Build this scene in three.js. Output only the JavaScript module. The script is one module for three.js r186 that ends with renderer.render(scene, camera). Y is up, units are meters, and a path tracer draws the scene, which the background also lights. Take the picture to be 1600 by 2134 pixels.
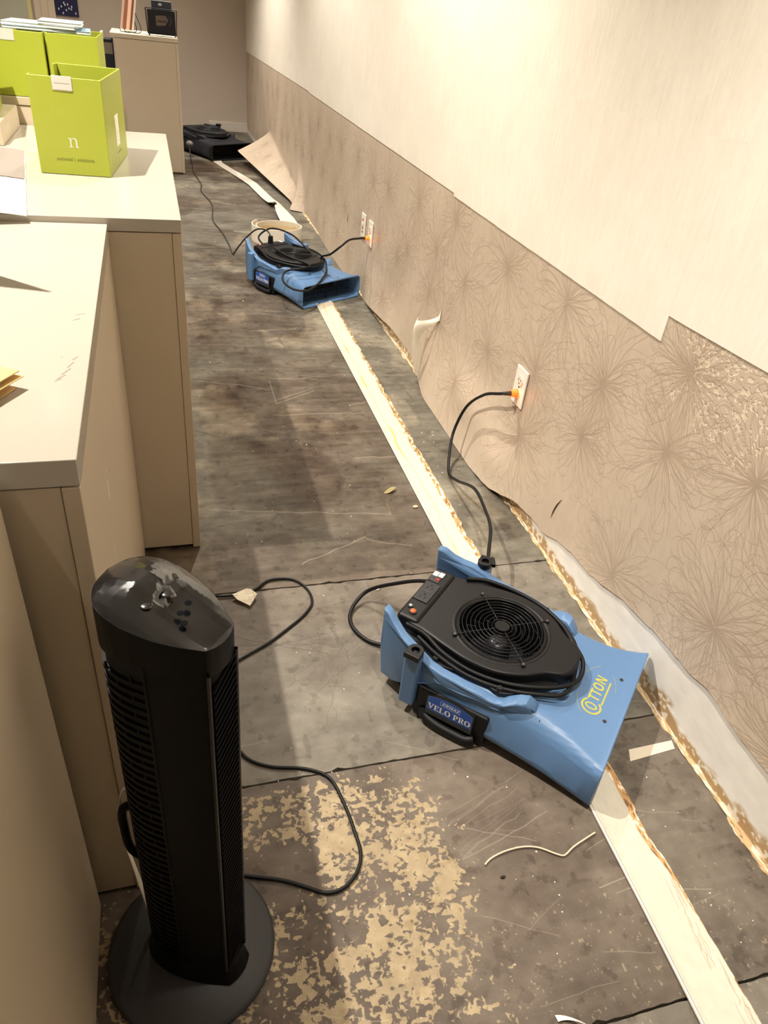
import * as THREE from 'three';
import { RoundedBoxGeometry } from 'three/addons/geometries/RoundedBoxGeometry.js';
import { mergeGeometries, toCreasedNormals } from 'three/addons/utils/BufferGeometryUtils.js';
import { Brush, Evaluator, SUBTRACTION } from 'three-bvh-csg';
import { RectAreaLightUniformsLib } from 'three/addons/lights/RectAreaLightUniformsLib.js';
RectAreaLightUniformsLib.init();

// ------------------------------------------------------------------ camera, lamps, exposure
const scene = new THREE.Scene();
scene.background = new THREE.Color(0x000000);
const camera = new THREE.PerspectiveCamera(2 * Math.atan(1067 / 1500) * 180 / Math.PI, 1600 / 2134, 0.02, 60);
camera.rotation.order = 'YXZ';
camera.position.set(0, 1.23, 0);
camera.rotation.set(-0.6067, -0.3358, 0.1179);
scene.add(camera);
const renderer = new THREE.WebGLRenderer({ antialias: true });
renderer.toneMapping = THREE.LinearToneMapping;
renderer.toneMappingExposure = 0.95;
renderer.shadowMap.enabled = true;

const CEIL = 2.5, WALL = 0.995, LEFT = -3.2, BACK = -8.75, NEAR = 2.2;
const WARM = new THREE.Color(1.0, 0.93, 0.82);
// ceiling downlights and added fill lamps: [x, z, candela, half angle of the cone, tilt towards the right wall]
const LAMPS = [
  [-0.66, -1.62, 29, 1.1, 0],
  [0.40, -2.75, 19, 1.0, 0.3], [0.40, -0.45, 18, 0.75, 0.5], [0.40, -4.6, 15, 0.85, 0.45], [0.40, -6.7, 15, 0.9, 0.2],
  [-0.66, -4.1, 9, 1.1, 0], [-0.66, 0.9, 2.5, 1.1, 0], [-2.0, -2.6, 9, 1.1, 0], [-2.0, -5.6, 16, 1.1, 0], [-2.0, 0.4, 3, 1.1, 0], [-0.5, -6.9, 17, 1.1, 0],  // the lamps furthest left are unseen, added for fill and bounce
];

// ------------------------------------------------------------------ helpers
let seed = 12345;
const rnd = () => { seed = (seed * 1664525 + 1013904223) >>> 0; return seed / 4294967296; };
const rr = (a, b) => a + (b - a) * rnd();
const V = (x, y, z) => new THREE.Vector3(x, y, z);
const clamp = (x, a = 0, b = 1) => Math.min(b, Math.max(a, x));
const sm = (a, b, x) => { const t = clamp((x - a) / (b - a)); return t * t * (3 - 2 * t); };
const lerp = (a, b, t) => a + (b - a) * t;
const table = (pts, x) => { // piecewise linear, pts sorted by x
  if (x <= pts[0][0]) return pts[0][1];
  for (let i = 1; i < pts.length; i++) if (x <= pts[i][0]) { const [a, b] = [pts[i - 1], pts[i]]; return lerp(a[1], b[1], (x - a[0]) / (b[0] - a[0])); }
  return pts[pts.length - 1][1];
};
const PERM = new Uint8Array(512); { const p = [...Array(256).keys()]; for (let i = 255; i > 0; i--) { const j = Math.floor(rnd() * (i + 1)); [p[i], p[j]] = [p[j], p[i]]; } for (let i = 0; i < 512; i++) PERM[i] = p[i & 255]; }
const VAL = new Float32Array(256).map(() => rnd());
function vn(x, y) { // value noise 0..1
  const xi = Math.floor(x), yi = Math.floor(y), fx = x - xi, fy = y - yi, u = fx * fx * (3 - 2 * fx), w = fy * fy * (3 - 2 * fy);
  const X = xi & 255, Y = yi & 255, a = PERM[X] + Y, b = PERM[(X + 1) & 255] + Y;
  const v0 = VAL[PERM[a & 511]], v1 = VAL[PERM[b & 511]], v2 = VAL[PERM[(a + 1) & 511]], v3 = VAL[PERM[(b + 1) & 511]];
  return (v0 + (v1 - v0) * u) * (1 - w) + (v2 + (v3 - v2) * u) * w;
}
function fbm(x, y, o = 4) { let s = 0, a = 0.5, n = 0; for (let i = 0; i < o; i++) { s += a * vn(x, y); n += a; a *= 0.5; x = x * 2.03 + 17.3; y = y * 2.03 + 5.7; } return s / n; }

const used = {};
const numbered = (n) => { const k = used[n] = (used[n] ?? -1) + 1; return k ? `${n}_${String(k).padStart(3, '0')}` : n; };
const shadow = (o) => { o.castShadow = true; o.receiveShadow = true; return o; };
function part(name, geo, mat, parent) { const m = shadow(new THREE.Mesh(geo, mat)); m.name = name; parent.add(m); return m; }
function thing(name, label, category, [x, y, z] = [0, 0, 0], turn = 0, group) {
  const o = new THREE.Group(); o.name = numbered(name); scene.add(o); o.position.set(x, y, z); o.rotation.y = turn;
  o.userData = { label, category }; if (group) o.userData.group = group; return o;
}
function single(name, label, category, geo, mat, group) {
  const m = shadow(new THREE.Mesh(geo, mat)); m.name = numbered(name); m.userData = { label, category }; if (group) m.userData.group = group; scene.add(m); return m;
}
function struct(name, geo, mat) { const m = geo ? shadow(new THREE.Mesh(geo, mat)) : new THREE.Group(); m.name = name; m.userData = { kind: 'structure' }; scene.add(m); return m; }
const mat = (c, rough = 0.6, o = {}) => new THREE.MeshPhysicalMaterial({ color: c, roughness: rough, side: THREE.DoubleSide, ...o });
const at = (g, x, y, z) => g.translate(x, y, z);
function rb(w, h, d, r = 0.002, seg = 2) { return new RoundedBoxGeometry(w, h, d, seg, Math.min(r, w / 2.01, h / 2.01, d / 2.01)); }
function box(x0, x1, y0, y1, z0, z1, r = 0.0015) { return at(rb(x1 - x0, y1 - y0, z1 - z0, r), (x0 + x1) / 2, (y0 + y1) / 2, (z0 + z1) / 2); }
function tube(pts, r, seg = 60, rad = 8, tension = 0.5) { return new THREE.TubeGeometry(new THREE.CatmullRomCurve3(pts.map((p) => V(...p)), false, 'centripetal', tension), seg, r, rad, false); }
function bar(a, b, r, n = 6) { const p = V(...a), q = V(...b), d = q.clone().sub(p), g = new THREE.CylinderGeometry(r, r, d.length(), n); g.applyQuaternion(new THREE.Quaternion().setFromUnitVectors(V(0, 1, 0), d.clone().normalize())); return g.translate((p.x + q.x) / 2, (p.y + q.y) / 2, (p.z + q.z) / 2); }
function merge(gs) { return mergeGeometries(gs.map((g) => { const h = g.index ? g.toNonIndexed() : g; for (const k of Object.keys(h.attributes)) if (!['position', 'normal', 'uv'].includes(k)) h.deleteAttribute(k); return h; })); }
// a sheet: fn(u, v) -> [x, y, z]; uvf(u, v) -> [s, t]; with thickness it becomes closed
function sheet(nu, nv, fn, uvf, thick = 0) {
  const P = [], UV = [], I = [];
  for (let j = 0; j <= nv; j++) for (let i = 0; i <= nu; i++) { const u = i / nu, v = j / nv; P.push(...fn(u, v)); UV.push(...(uvf ? uvf(u, v) : [u, v])); }
  const id = (i, j) => j * (nu + 1) + i;
  for (let j = 0; j < nv; j++) for (let i = 0; i < nu; i++) I.push(id(i, j), id(i + 1, j), id(i + 1, j + 1), id(i, j), id(i + 1, j + 1), id(i, j + 1));
  const g = new THREE.BufferGeometry();
  g.setAttribute('position', new THREE.Float32BufferAttribute(P, 3)); g.setAttribute('uv', new THREE.Float32BufferAttribute(UV, 2)); g.setIndex(I); g.computeVertexNormals();
  if (!thick) return g;
  const N = g.attributes.normal.array, n = P.length / 3, P2 = P.slice(), UV2 = UV.concat(UV), I2 = I.slice();
  for (let k = 0; k < n; k++) for (let c = 0; c < 3; c++) P2.push(P[3 * k + c] - N[3 * k + c] * thick);
  for (let k = 0; k < I.length; k += 3) I2.push(I[k] + n, I[k + 2] + n, I[k + 1] + n);
  const rim = []; for (let i = 0; i < nu; i++) rim.push([id(i + 1, 0), id(i, 0)], [id(i, nv), id(i + 1, nv)]);
  for (let j = 0; j < nv; j++) rim.push([id(0, j), id(0, j + 1)], [id(nu, j + 1), id(nu, j)]);
  const base = P2.length / 3; let c = 0;
  for (const [a, b] of rim) { for (const q of [a, b, b + n, a + n]) { P2.push(P2[3 * q], P2[3 * q + 1], P2[3 * q + 2]); UV2.push(UV2[2 * q], UV2[2 * q + 1]); } const o = base + c; I2.push(o, o + 2, o + 1, o, o + 3, o + 2); c += 4; }
  const h = new THREE.BufferGeometry(); h.setAttribute('position', new THREE.Float32BufferAttribute(P2, 3)); h.setAttribute('uv', new THREE.Float32BufferAttribute(UV2, 2)); h.setIndex(I2); h.computeVertexNormals(); return h;
}
// loft through closed rings of equal length (arrays of [x, y, z])
function loft(rings, capA, capB, crease = 0.6) {
  const n = rings[0].length, P = [], I = []; for (const r of rings) for (const p of r) P.push(...p);
  for (let k = 0; k < rings.length - 1; k++) for (let i = 0; i < n; i++) { const a = k * n + i, b = k * n + (i + 1) % n; I.push(a, b, b + n, a, b + n, a + n); }
  const cap = (k, flip) => { const r = rings[k], c = [0, 0, 0]; r.forEach((p) => p.forEach((v, i) => { c[i] += v / n; })); const o = P.length / 3; P.push(...c); for (let i = 0; i < n; i++) { const a = k * n + i, b = k * n + (i + 1) % n; flip ? I.push(a, o, b) : I.push(a, b, o); } };
  if (capA) cap(0, true); if (capB) cap(rings.length - 1, false);
  let g = new THREE.BufferGeometry(); g.setAttribute('position', new THREE.Float32BufferAttribute(P, 3)); g.setIndex(I);
  g.setAttribute('uv', new THREE.Float32BufferAttribute(new Float32Array(P.length / 3 * 2), 2)); g.computeVertexNormals();
  return toCreasedNormals(g.toNonIndexed(), crease);
}
function extrude(pts, depth, bevel = 0, holes = [], seg = 2) {
  const s = new THREE.Shape(pts.map((p) => new THREE.Vector2(...p))); holes.forEach((h) => s.holes.push(h));
  return new THREE.ExtrudeGeometry(s, { depth, bevelEnabled: bevel > 0, bevelThickness: bevel, bevelSize: bevel, bevelOffset: -bevel, bevelSegments: seg, curveSegments: 32 });
}
const smooth = (pts, n = 80, closed = true) => { const c = new THREE.CatmullRomCurve3(pts.map((p) => V(p[0], p[1], 0)), closed, 'centripetal'); return c.getSpacedPoints(n).slice(0, closed ? n : n + 1).map((p) => [p.x, p.y]); };
const hole = (x, y, r) => { const p = new THREE.Path(); p.absarc(x, y, r, 0, Math.PI * 2, true); return p; };
function canvas(w, h) { const c = document.createElement('canvas'); c.width = w; c.height = h; return [c, c.getContext('2d')]; }
function ctex(c, srgb = true) { const t = new THREE.CanvasTexture(c); if (srgb) t.colorSpace = THREE.SRGBColorSpace; t.wrapS = t.wrapT = THREE.ClampToEdgeWrapping; t.magFilter = THREE.LinearFilter; t.anisotropy = 8; return t; }
function dtex(data, w, h, srgb = true) { const t = new THREE.DataTexture(data, w, h, THREE.RGBAFormat); if (srgb) t.colorSpace = THREE.SRGBColorSpace; t.magFilter = THREE.LinearFilter; t.minFilter = THREE.LinearMipmapLinearFilter; t.generateMipmaps = true; t.wrapS = t.wrapT = THREE.ClampToEdgeWrapping; t.needsUpdate = true; return t; }
// uv in metres -> texture covering [s0, s1] x [t0, t1]
function span(t, s0, s1, t0, t1) { t.repeat.set(1 / (s1 - s0), 1 / (t1 - t0)); t.offset.set(-s0 / (s1 - s0), -t0 / (t1 - t0)); return t; }

// ------------------------------------------------------------------ floor
{
  // colour of the stained concrete at floor position (x, d = -z), sRGB 0..255
  const paintFloor = (w, h, x0, x1, d0, d1) => {
    const [c, g] = canvas(w, h), im = g.createImageData(w, h), D = im.data, px = (x1 - x0) / w, py = (d1 - d0) / h;
    const fine = px < 0.0015;
    for (let j = 0; j < h; j++) for (let i = 0; i < w; i++) {
      const x = x0 + (i + 0.5) * px, d = d1 - (j + 0.5) * py; // row 0 of the canvas is the far end (v = 1)
      const L = fbm(x * 2.2, d * 2.2 + 9, 4), B = fbm(x * 7 + 30, d * 9, 4), F = fbm(x * 40, d * 40, 3), S = fbm(x * 9 + 70, d * 55, 3);
      let grey = sm(0.40, 0.62, L) * 0.75;
      if (d > 0.83 && d < 1.38) grey = 0.35 + 0.6 * sm(0.35, 0.62, L + 0.12 * (x < 0.45 ? 1 : 0));
      if (d < 0.315 && x > 0.45) grey = 0.9; if (d < 0.83 && d > 0.315) grey *= 0.25;
      if (x > 0.79) grey = Math.max(grey, d < 0.9 ? 0.45 : 0.85);
      const dim = d > 1.4 ? 20 : 10; let r = lerp(108, 128, grey) - dim, gg = lerp(97, 122, grey) - dim, b = lerp(87, 112, grey) - dim;
      if (d > 1.4) { r -= 2; }
      const t = (B - 0.5) * 46 + (F - 0.5) * 22 + (S - 0.5) * 20 * (d > 1.4 ? 1.4 : 0.7);
      r += t; gg += t * 0.98; b += t * 0.92;
      if (d > 1.4) { const st = sm(0.54, 0.68, fbm(x * 5 + 3, d * 3.2 + 40, 4)); r -= 15 * st; gg -= 17 * st; b -= 17 * st; const pale = sm(0.56, 0.7, fbm(x * 6 + 90, d * 4 + 4, 5)); r += 24 * pale; gg += 22 * pale; b += 18 * pale; }
      if (fine) {
        // tan glue left on the slab in a flaky patch
        const edge = 0.45 - 0.05 * vn(d * 9, 3) + 0.06 * (fbm(x * 14, d * 14 + 50, 3) - 0.5);
        let m = sm(edge + 0.05, edge - 0.06, x) * sm(0.835, 0.80, d + 0.02 * (fbm(x * 20, 7, 2) - 0.5)) * sm(-0.3, -0.1, x);
        m *= 0.72 + 0.4 * sm(0.35, 0.62, fbm(x * 5.5 + 11, d * 5.5 + 2, 3));
        m *= 1 - 0.8 * sm(0.59, 0.63, d) * sm(0.71, 0.67, d) * sm(0.21, 0.15, x + 0.05 * (fbm(x * 30, d * 30, 3) - 0.5));
        const fl = 0.46 * fbm(x * 150 + 2 * fbm(x * 90, d * 90, 2), d * 135, 3) + 0.3 * fbm(x * 55 + 7, d * 50, 3) + 0.24 * fbm(x * 14 + 60, d * 12 + 8, 3), k = m > 0 ? sm(0.0, 0.05, fl - (0.70 - 0.225 * m)) * (0.8 + 0.2 * vn(x * 60, d * 60)) : 0;
        const q = (fbm(x * 90, d * 90, 2) - 0.5) * 22;
        r = lerp(r, 168 + q, k); gg = lerp(gg, 150 + q, k); b = lerp(b, 119 + q, k);
        if (x > 0.44 && d < 0.5) { const sp = sm(0.74, 0.8, fbm(x * 150, d * 120, 3)); r += 34 * sp; gg += 31 * sp; b += 24 * sp; }
        const sp = vn(x * 420, d * 420); if (sp > 0.965) { r += 60; gg += 58; b += 52; }
        const dk = sm(0.62, 0.78, fbm(x * 48 + 8, d * 48 + 8, 4)); r -= 14 * dk; gg -= 14 * dk; b -= 13 * dk;
      }
      const o = (j * w + i) * 4; D[o] = clamp(r, 0, 255); D[o + 1] = clamp(gg, 0, 255); D[o + 2] = clamp(b, 0, 255); D[o + 3] = 255;
    }
    g.putImageData(im, 0, 0);
    const X = (x) => (x - x0) / px, Y = (d) => (d1 - d) / py;
    const line = (pts, wd, col) => { g.strokeStyle = col; g.lineWidth = wd / px; g.lineCap = 'round'; g.lineJoin = 'round'; g.beginPath(); pts.forEach(([x, d], k) => (k ? g.lineTo(X(x), Y(d)) : g.moveTo(X(x), Y(d)))); g.stroke(); };
    return [c, g, line];
  };
  const wob = (a, b, n, amp) => [...Array(n + 1).keys()].map((k) => [lerp(a[0], b[0], k / n) + rr(-amp, amp), lerp(a[1], b[1], k / n) + rr(-amp, amp)]);
  const [c1, g1, l1] = paintFloor(2048, 2048, -0.25, 1.02, 0.15, 1.4);
  for (let k = 0; k < 46; k++) { const x = rr(0.05, 0.95), d = rr(0.25, 1.35), a = rr(-0.5, 0.5), L = rr(0.02, 0.16); l1(wob([x, d], [x + L * Math.cos(a), d + L * Math.sin(a)], 6, 0.002), rr(0.0006, 0.0018), `rgba(205,195,178,${rr(0.12, 0.4).toFixed(2)})`); }
  for (let k = 0; k < 9; k++) l1(wob([0.44, 0.60 + k * 0.012 + rr(-0.005, 0.005)], [rr(0.55, 0.68), 0.66 + k * 0.012], 7, 0.003), rr(0.001, 0.004), `rgba(176,165,152,${rr(0.12, 0.3).toFixed(2)})`);
  for (let k = 0; k < 12; k++) l1(wob([rr(0.1, 0.4), rr(0.9, 1.3)], [rr(0.2, 0.5), rr(0.9, 1.3)], 12, 0.006), rr(0.0008, 0.002), 'rgba(70,62,54,0.35)');
  for (let k = 0; k < 3; k++) l1(wob([0.02, 1.16 + 0.05 * k], [0.3, 1.2 - 0.03 * k], 10, 0.004), 0.0025, 'rgba(60,52,46,0.35)');
  const [c2, g2, l2] = paintFloor(1024, 2048, -0.25, 1.02, 1.35, 4.5);
  const pale = 'rgba(196,187,171,0.3)';
  l2(wob([0.08, 1.75], [0.42, 1.69], 12, 0.004), 0.004, 'rgba(186,176,160,0.3)'); l2(wob([0.42, 1.69], [0.60, 1.66], 8, 0.003), 0.003, 'rgba(186,176,160,0.3)'); l2([[0.6, 1.66], [0.605, 1.72]], 0.003, 'rgba(186,176,160,0.3)');
  l2(wob([0.3, 1.47], [0.5, 1.56], 8, 0.004), 0.003, 'rgba(190,180,162,0.35)'); l2(wob([0.5, 1.55], [0.62, 1.5], 6, 0.004), 0.003, 'rgba(190,180,162,0.3)');
  l2(wob([0.1, 2.62], [0.36, 2.52], 9, 0.008), 0.005, pale); l2(wob([0.37, 2.62], [0.56, 2.6], 6, 0.004), 0.004, pale); l2([[0.37, 2.6], [0.37, 2.4], [0.53, 2.5]], 0.004, pale); l2([[0.36, 2.42], [0.53, 2.52]], 0.003, pale);
  for (let k = 0; k < 40; k++) { const x = rr(0.05, 0.7), d = rr(1.4, 4.4), L = rr(0.05, 0.3); l2(wob([x, d], [x + L, d + rr(-0.06, 0.06)], 6, 0.006), rr(0.002, 0.006), rnd() < 0.5 ? `rgba(66,58,52,${rr(0.15, 0.4).toFixed(2)})` : `rgba(190,180,165,${rr(0.12, 0.35).toFixed(2)})`); }
  // footprint-like damp smears
  for (const [x, d, s] of [[0.5, 3.0, 0.06], [0.56, 3.12, 0.07], [0.62, 1.72, 0.05], [0.59, 1.86, 0.045]]) for (let k = 0; k < 7; k++) { g2.save(); l2([...Array(10).keys()].map((q) => { const a = 0.4 + q * 0.5; return [x + (s - k * 0.003) * Math.cos(a) * 0.55, d + (s - k * 0.003) * Math.sin(a) * 1.3]; }), 0.003, 'rgba(72,58,42,0.22)'); g2.restore(); }
  const [c3, , l3] = paintFloor(512, 1024, -0.25, 1.02, 4.4, 9);
  for (let k = 0; k < 24; k++) { const x = rr(0.1, 0.8), d = rr(4.6, 8), L = rr(0.05, 0.25); l3(wob([x, d], [x + L, d + rr(-0.05, 0.05)], 5, 0.01), rr(0.006, 0.014), rnd() < 0.6 ? 'rgba(60,52,46,0.35)' : 'rgba(200,192,180,0.4)'); }
  const mk = (c, d0, d1) => mat(0xffffff, 0.5, { map: span(ctex(c), -0.25, 1.02, d0, d1), specularIntensity: 0.45 });
  const mats = [mk(c1, 0.15, 1.4), mk(c2, 1.35, 4.5), mk(c3, 4.4, 9)];
  const floor = struct('floor');
  const jag = (d, dir, n) => [...Array(n + 1).keys()].map((k) => { const x = lerp(LEFT, 1.0, k / n); return [x, d + dir * (x < -0.3 ? 0 : 0.0013 + 0.0042 * Math.abs(fbm(x * 38, d * 10 + dir * 3, 3) - 0.5) * 2 + (rnd() < 0.04 ? 0.004 : 0)) + 0.007 * (fbm(x * 3, d * 4, 2) - 0.5)]; });
  const joints = [0.315, 0.83, 1.382];
  const slab = (name, a, b, m) => { const pts = [...a, ...b.slice().reverse()]; const g = extrude(pts, 0.05); g.rotateX(-Math.PI / 2).translate(0, -0.05, 0); part(name, g, m, floor); };
  const flat = (d) => [[LEFT, d], [1.0, d]];
  slab('slab', flat(-NEAR), jag(joints[0], -1, 300), mats[0]);
  slab('slab_001', jag(joints[0], 1, 300), jag(joints[1], -1, 300), mats[0]);
  slab('slab_002', jag(joints[1], 1, 300), jag(joints[2], -1, 300), mats[0]);
  slab('slab_003', jag(joints[2], 1, 300), flat(4.45), mats[1]);
  slab('slab_004', flat(4.4505), flat(-BACK), mats[2]);
  part('joint_bed', box(LEFT, 1.0, -0.12, -0.011, -1.6, 0.0, 0.0005), mat(0x3a322a, 0.95), floor);
}

// ------------------------------------------------------------------ room shell
const plaster = mat(0xdcd5ca, 0.85);
struct('ceiling', box(LEFT - 0.1, 1.1, CEIL, CEIL + 0.1, BACK - 0.1, NEAR + 0.1, 0.001), mat(0xe9e4da, 0.9));
struct('wall_left', box(LEFT - 0.1, LEFT, -0.1, CEIL, BACK, NEAR, 0.001), plaster);
struct('wall_near', box(LEFT - 0.1, 1.1, -0.1, CEIL, NEAR, NEAR + 0.1, 0.001), mat(0xb3a898, 0.85));
struct('wall_back', box(LEFT - 0.1, 1.1, -0.1, CEIL, BACK - 0.1, BACK, 0.001), mat(0xc9bcae, 0.8));
struct('baseboard_back', box(0.6, WALL, 0, 0.09, BACK, BACK + 0.014, 0.003), mat(0xd9d0c6, 0.5));

// ------------------------------------------------------------------ right wall with its two wallpapers
const wallR = struct('wall_right');
part('gypsum_board', box(WALL, 1.1, -0.1, CEIL, BACK, NEAR, 0.001), mat(0xd8d2c8, 0.9), wallR);
{
  // upper covering: cream embossed vinyl hung in drops
  const W = 512, H = 1024, [c, g] = canvas(W, H), im = g.createImageData(W, H), bump = new Uint8Array(W * H * 4);
  for (let j = 0; j < H; j++) for (let i = 0; i < W; i++) {
    const a = fbm(i / 7, j / 46, 4), b = fbm(i / 60 + 9, j / 90, 3), q = fbm(i / 3, j / 9, 2), v = (a - 0.5) * 9 + (b - 0.5) * 9 + (q - 0.5) * 5, o = (j * W + i) * 4;
    im.data[o] = 238 + v; im.data[o + 1] = 230 + v; im.data[o + 2] = 217 + v * 1.1; im.data[o + 3] = 255;
    const e = clamp(128 + (a - 0.5) * 220 + (q - 0.5) * 120, 0, 255); bump[o] = bump[o + 1] = bump[o + 2] = e; bump[o + 3] = 255;
  }
  g.putImageData(im, 0, 0);
  const t = ctex(c), bt = dtex(bump, W, H, false); for (const q of [t, bt]) { q.wrapS = q.wrapT = THREE.RepeatWrapping; q.repeat.set(1 / 0.55, 1 / 1.1); }
  const m = mat(0xffffff, 0.62, { map: t, bumpMap: bt, bumpScale: 0.0005 });
  const drops = [[-1.222, NEAR, 0.772, 0.80], [-2.5, -1.222, 0.724, 0.718], [-5.25, -2.5, 0.746, 0.734], [BACK, -5.25, 0.742, 0.752]];
  drops.forEach(([z0, z1, b0, b1], k) => part(k ? `upper_wallpaper_strip_${String(k).padStart(3, '0')}` : 'upper_wallpaper_strip',
    sheet(60, 6, (u, v) => { const z = lerp(z0, z1, u), zz = Math.max(z, -0.5), bt0 = k ? lerp(b0, b1, u) : 0.772 + (Math.max(z, -1.222) + 1.222) * 0.031; return [WALL - 0.0022 - (v < 0.05 ? 0.0006 * vn(zz * 30, k) : 0), lerp(bt0 + 0.0022 * (fbm(z * 22, k * 7, 3) - 0.5), CEIL, v), z]; }, (u, v) => [lerp(z0, z1, u), lerp(b0, CEIL, v)], -0.0018), m, wallR));
}
// lower covering: tan paper printed with line flowers
const papers = [];
{
  const burst = (g, X, Y, S, z, y, R, dark) => {
    const n = 118 + Math.floor(rnd() * 30);
    for (let k = 0; k < n; k++) {
      const a0 = k / n * Math.PI * 2 + rr(-0.05, 0.05), L = R * rr(0.6, 1.15) * (0.8 + 0.25 * Math.abs(Math.sin(a0))), bend = rr(-1.3, 1.3), wig = rr(0.06, 0.24), ph = rr(0, 6), fr = rr(3, 7);
      let a = a0, x = z + Math.cos(a0) * R * 0.05 * rnd(), q = y + Math.sin(a0) * R * 0.12 * rnd();
      g.beginPath(); g.moveTo(X(x), Y(q)); const st = 16;
      for (let s = 1; s <= st; s++) { a = a0 + bend * Math.pow(s / st, 2.2) + wig * Math.sin(ph + fr * s / st * 2); x += Math.cos(a) * L / st; q += Math.sin(a) * L / st; g.lineTo(X(x), Y(q)); }
      if (rnd() < 0.22) { const dir = rnd() < 0.5 ? 1 : -1; for (let s = 0; s < 9; s++) { a += dir * 0.32; x += Math.cos(a) * R * 0.045; q += Math.sin(a) * R * 0.045; g.lineTo(X(x), Y(q)); } }
      g.strokeStyle = `rgba(${dark},${rr(0.35, 0.65).toFixed(2)})`; g.lineWidth = rr(0.0016, 0.0033) * S; g.lineCap = 'round'; g.stroke();
    }
    g.fillStyle = `rgba(${dark},0.55)`; g.beginPath(); g.ellipse(X(z), Y(y), 0.008 * S, 0.02 * S, 0, 0, 7); g.fill();
  };
  // seen flower centres on the wall (z, y), measured for the near drops, spread evenly further on
  const spots = [[-1.095, 0.526], [-1.395, 0.392], [-1.372, 0.545], [-1.123, 0.158], [-1.697, 0.425], [-1.107, 0.70], [-1.682, 0.231], [-0.798, 0.295], [-2.19, 0.17], [-1.987, 0.633], [-2.289, 0.491], [-2.62, 0.345], [-2.606, 0.513], [-2.94, 0.418],
    [-0.825, 0.12], [-0.853, 0.60], [-0.62, 0.45], [-0.55, 0.2], [-0.5, 0.68], [-2.02, 0.36], [-2.45, 0.66], [-2.86, 0.62], [-2.45, 0.28], [-1.62, 0.66]];
  for (let z = -3.25; z > -9; z -= 0.33) for (let k = 0; k < 3; k++) spots.push([z + rr(-0.05, 0.05) + (k % 2) * 0.16, 0.1 + k * 0.25 + rr(-0.05, 0.05)]);
  const defs = [[-1.222, 0.4, 2048, 1024], [-2.5, -1.222, 2048, 1152], [-3.95, -2.5, 1024, 576], [-5.25, -3.95, 1024, 576], [-7.06, -5.25, 1024, 512], [BACK, -7.06, 512, 256]];
  for (const [z0, z1, W, H] of defs) {
    const w0 = Math.min(z1, -0.1), s0 = z0 - 0.001, s1 = w0, y0 = -0.1, y1 = 0.82, [c, g] = canvas(W, H), X = (z) => (z - s0) / (s1 - s0) * W, Y = (y) => (y1 - y) / (y1 - y0) * H, S = H / (y1 - y0);
    g.fillStyle = 'rgb(198,181,162)'; g.fillRect(0, 0, W, H);
    for (const [z, y] of spots) if (z > s0 - 0.35 && z < s1 + 0.35) { g.save(); burst(g, X, Y, S, z, y, rr(0.15, 0.21), '167,148,129'); g.restore(); }
    const im = g.getImageData(0, 0, W, H), D = im.data, bump = new Uint8Array(W * H * 4), near = z0 > -2.6;
    for (let j = 0; j < H; j++) for (let i = 0; i < W; i++) {
      const o = (j * W + i) * 4, z = s0 + i / W * (s1 - s0), y = y1 - j / H * (y1 - y0), v = (fbm(z * 70, y * 40, 2) - 0.5) * 9 + (fbm(z * 6, y * 4, 3) - 0.5) * 12; D[o] += v; D[o + 1] += v; D[o + 2] += v;
      let b = 120 - (D[o] - 198) * 1.1; // the print is slightly raised
      if (near) { const fleck = sm(0.5, 0.75, sm(-1.4, -1.0, z) * sm(0.5, 0.72, y) + (fbm(z * 14, y * 14, 2) - 0.5) * 0.9); if (fleck > 0) { const q = sm(0.55, 0.66, fbm(z * 150, y * 130, 3)) * fleck; b += q * 120; D[o] += q * 22; D[o + 1] += q * 21; D[o + 2] += q * 18; } }
      b = clamp(b, 0, 255); bump[o] = bump[o + 1] = bump[o + 2] = b; bump[o + 3] = 255;
    }
    g.putImageData(im, 0, 0);
    // flip the bump rows: DataTexture rows run from the bottom
    const fl = new Uint8Array(bump.length); for (let j = 0; j < H; j++) fl.set(bump.subarray(j * W * 4, (j + 1) * W * 4), (H - 1 - j) * W * 4);
    papers.push(mat(0xffffff, 0.48, { map: span(ctex(c), s0, s1, y0, y1), bumpMap: span(dtex(fl, W, H, false), s0, s1, y0, y1), bumpScale: 0.0012 }));
  }
  const bottom = [[-9, 0.05], [-5.4, 0.02], [-4.9, 0.0], [-3.59, 0.0], [-3.36, 0.022], [-3.02, 0.053], [-2.79, 0.036], [-2.6, 0.012], [-2.4, 0.0], [-1.9, 0.0], [-1.75, 0.012], [-1.6, 0.05], [-1.45, 0.05], [-1.3, 0.094], [-1.2, 0.097], [-1.06, 0.14], [-0.9, 0.162], [-0.8, 0.166], [-0.744, 0.175], [-0.65, 0.162], [-0.57, 0.166], [-0.3, 0.16], [0.4, 0.15]];
  const bulge = (z, y) => { // how far the loosened paper stands off the wall
    const lo = (h, p = 1.5) => Math.pow(clamp((h - y) / h), p);
    let d = 0.052 * sm(-1.42, -1.85, z) * sm(-2.75, -2.35, z) * lo(0.3, 1.7);
    d += 0.016 * Math.exp(-(((z + 2.05) / 0.16) ** 2)) * Math.exp(-(((y - 0.16) / 0.07) ** 2));
    d += 0.010 * Math.exp(-(((z + 1.78) / 0.1) ** 2)) * Math.exp(-(((y - 0.1) / 0.06) ** 2));
    d += 0.03 * sm(-2.75, -3.1, z) * sm(-3.7, -3.3, z) * lo(0.22);
    d += 0.02 * sm(-3.6, -4.0, z) * sm(-4.9, -4.3, z) * lo(0.3);
    const b = table(bottom, z); d += (z > -1.6 ? 0.003 * sm(-1.6, -1.4, z) : 0) * Math.exp(-(y - b) / 0.03) * (0.5 + fbm(z * 14, 2, 2));
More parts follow.
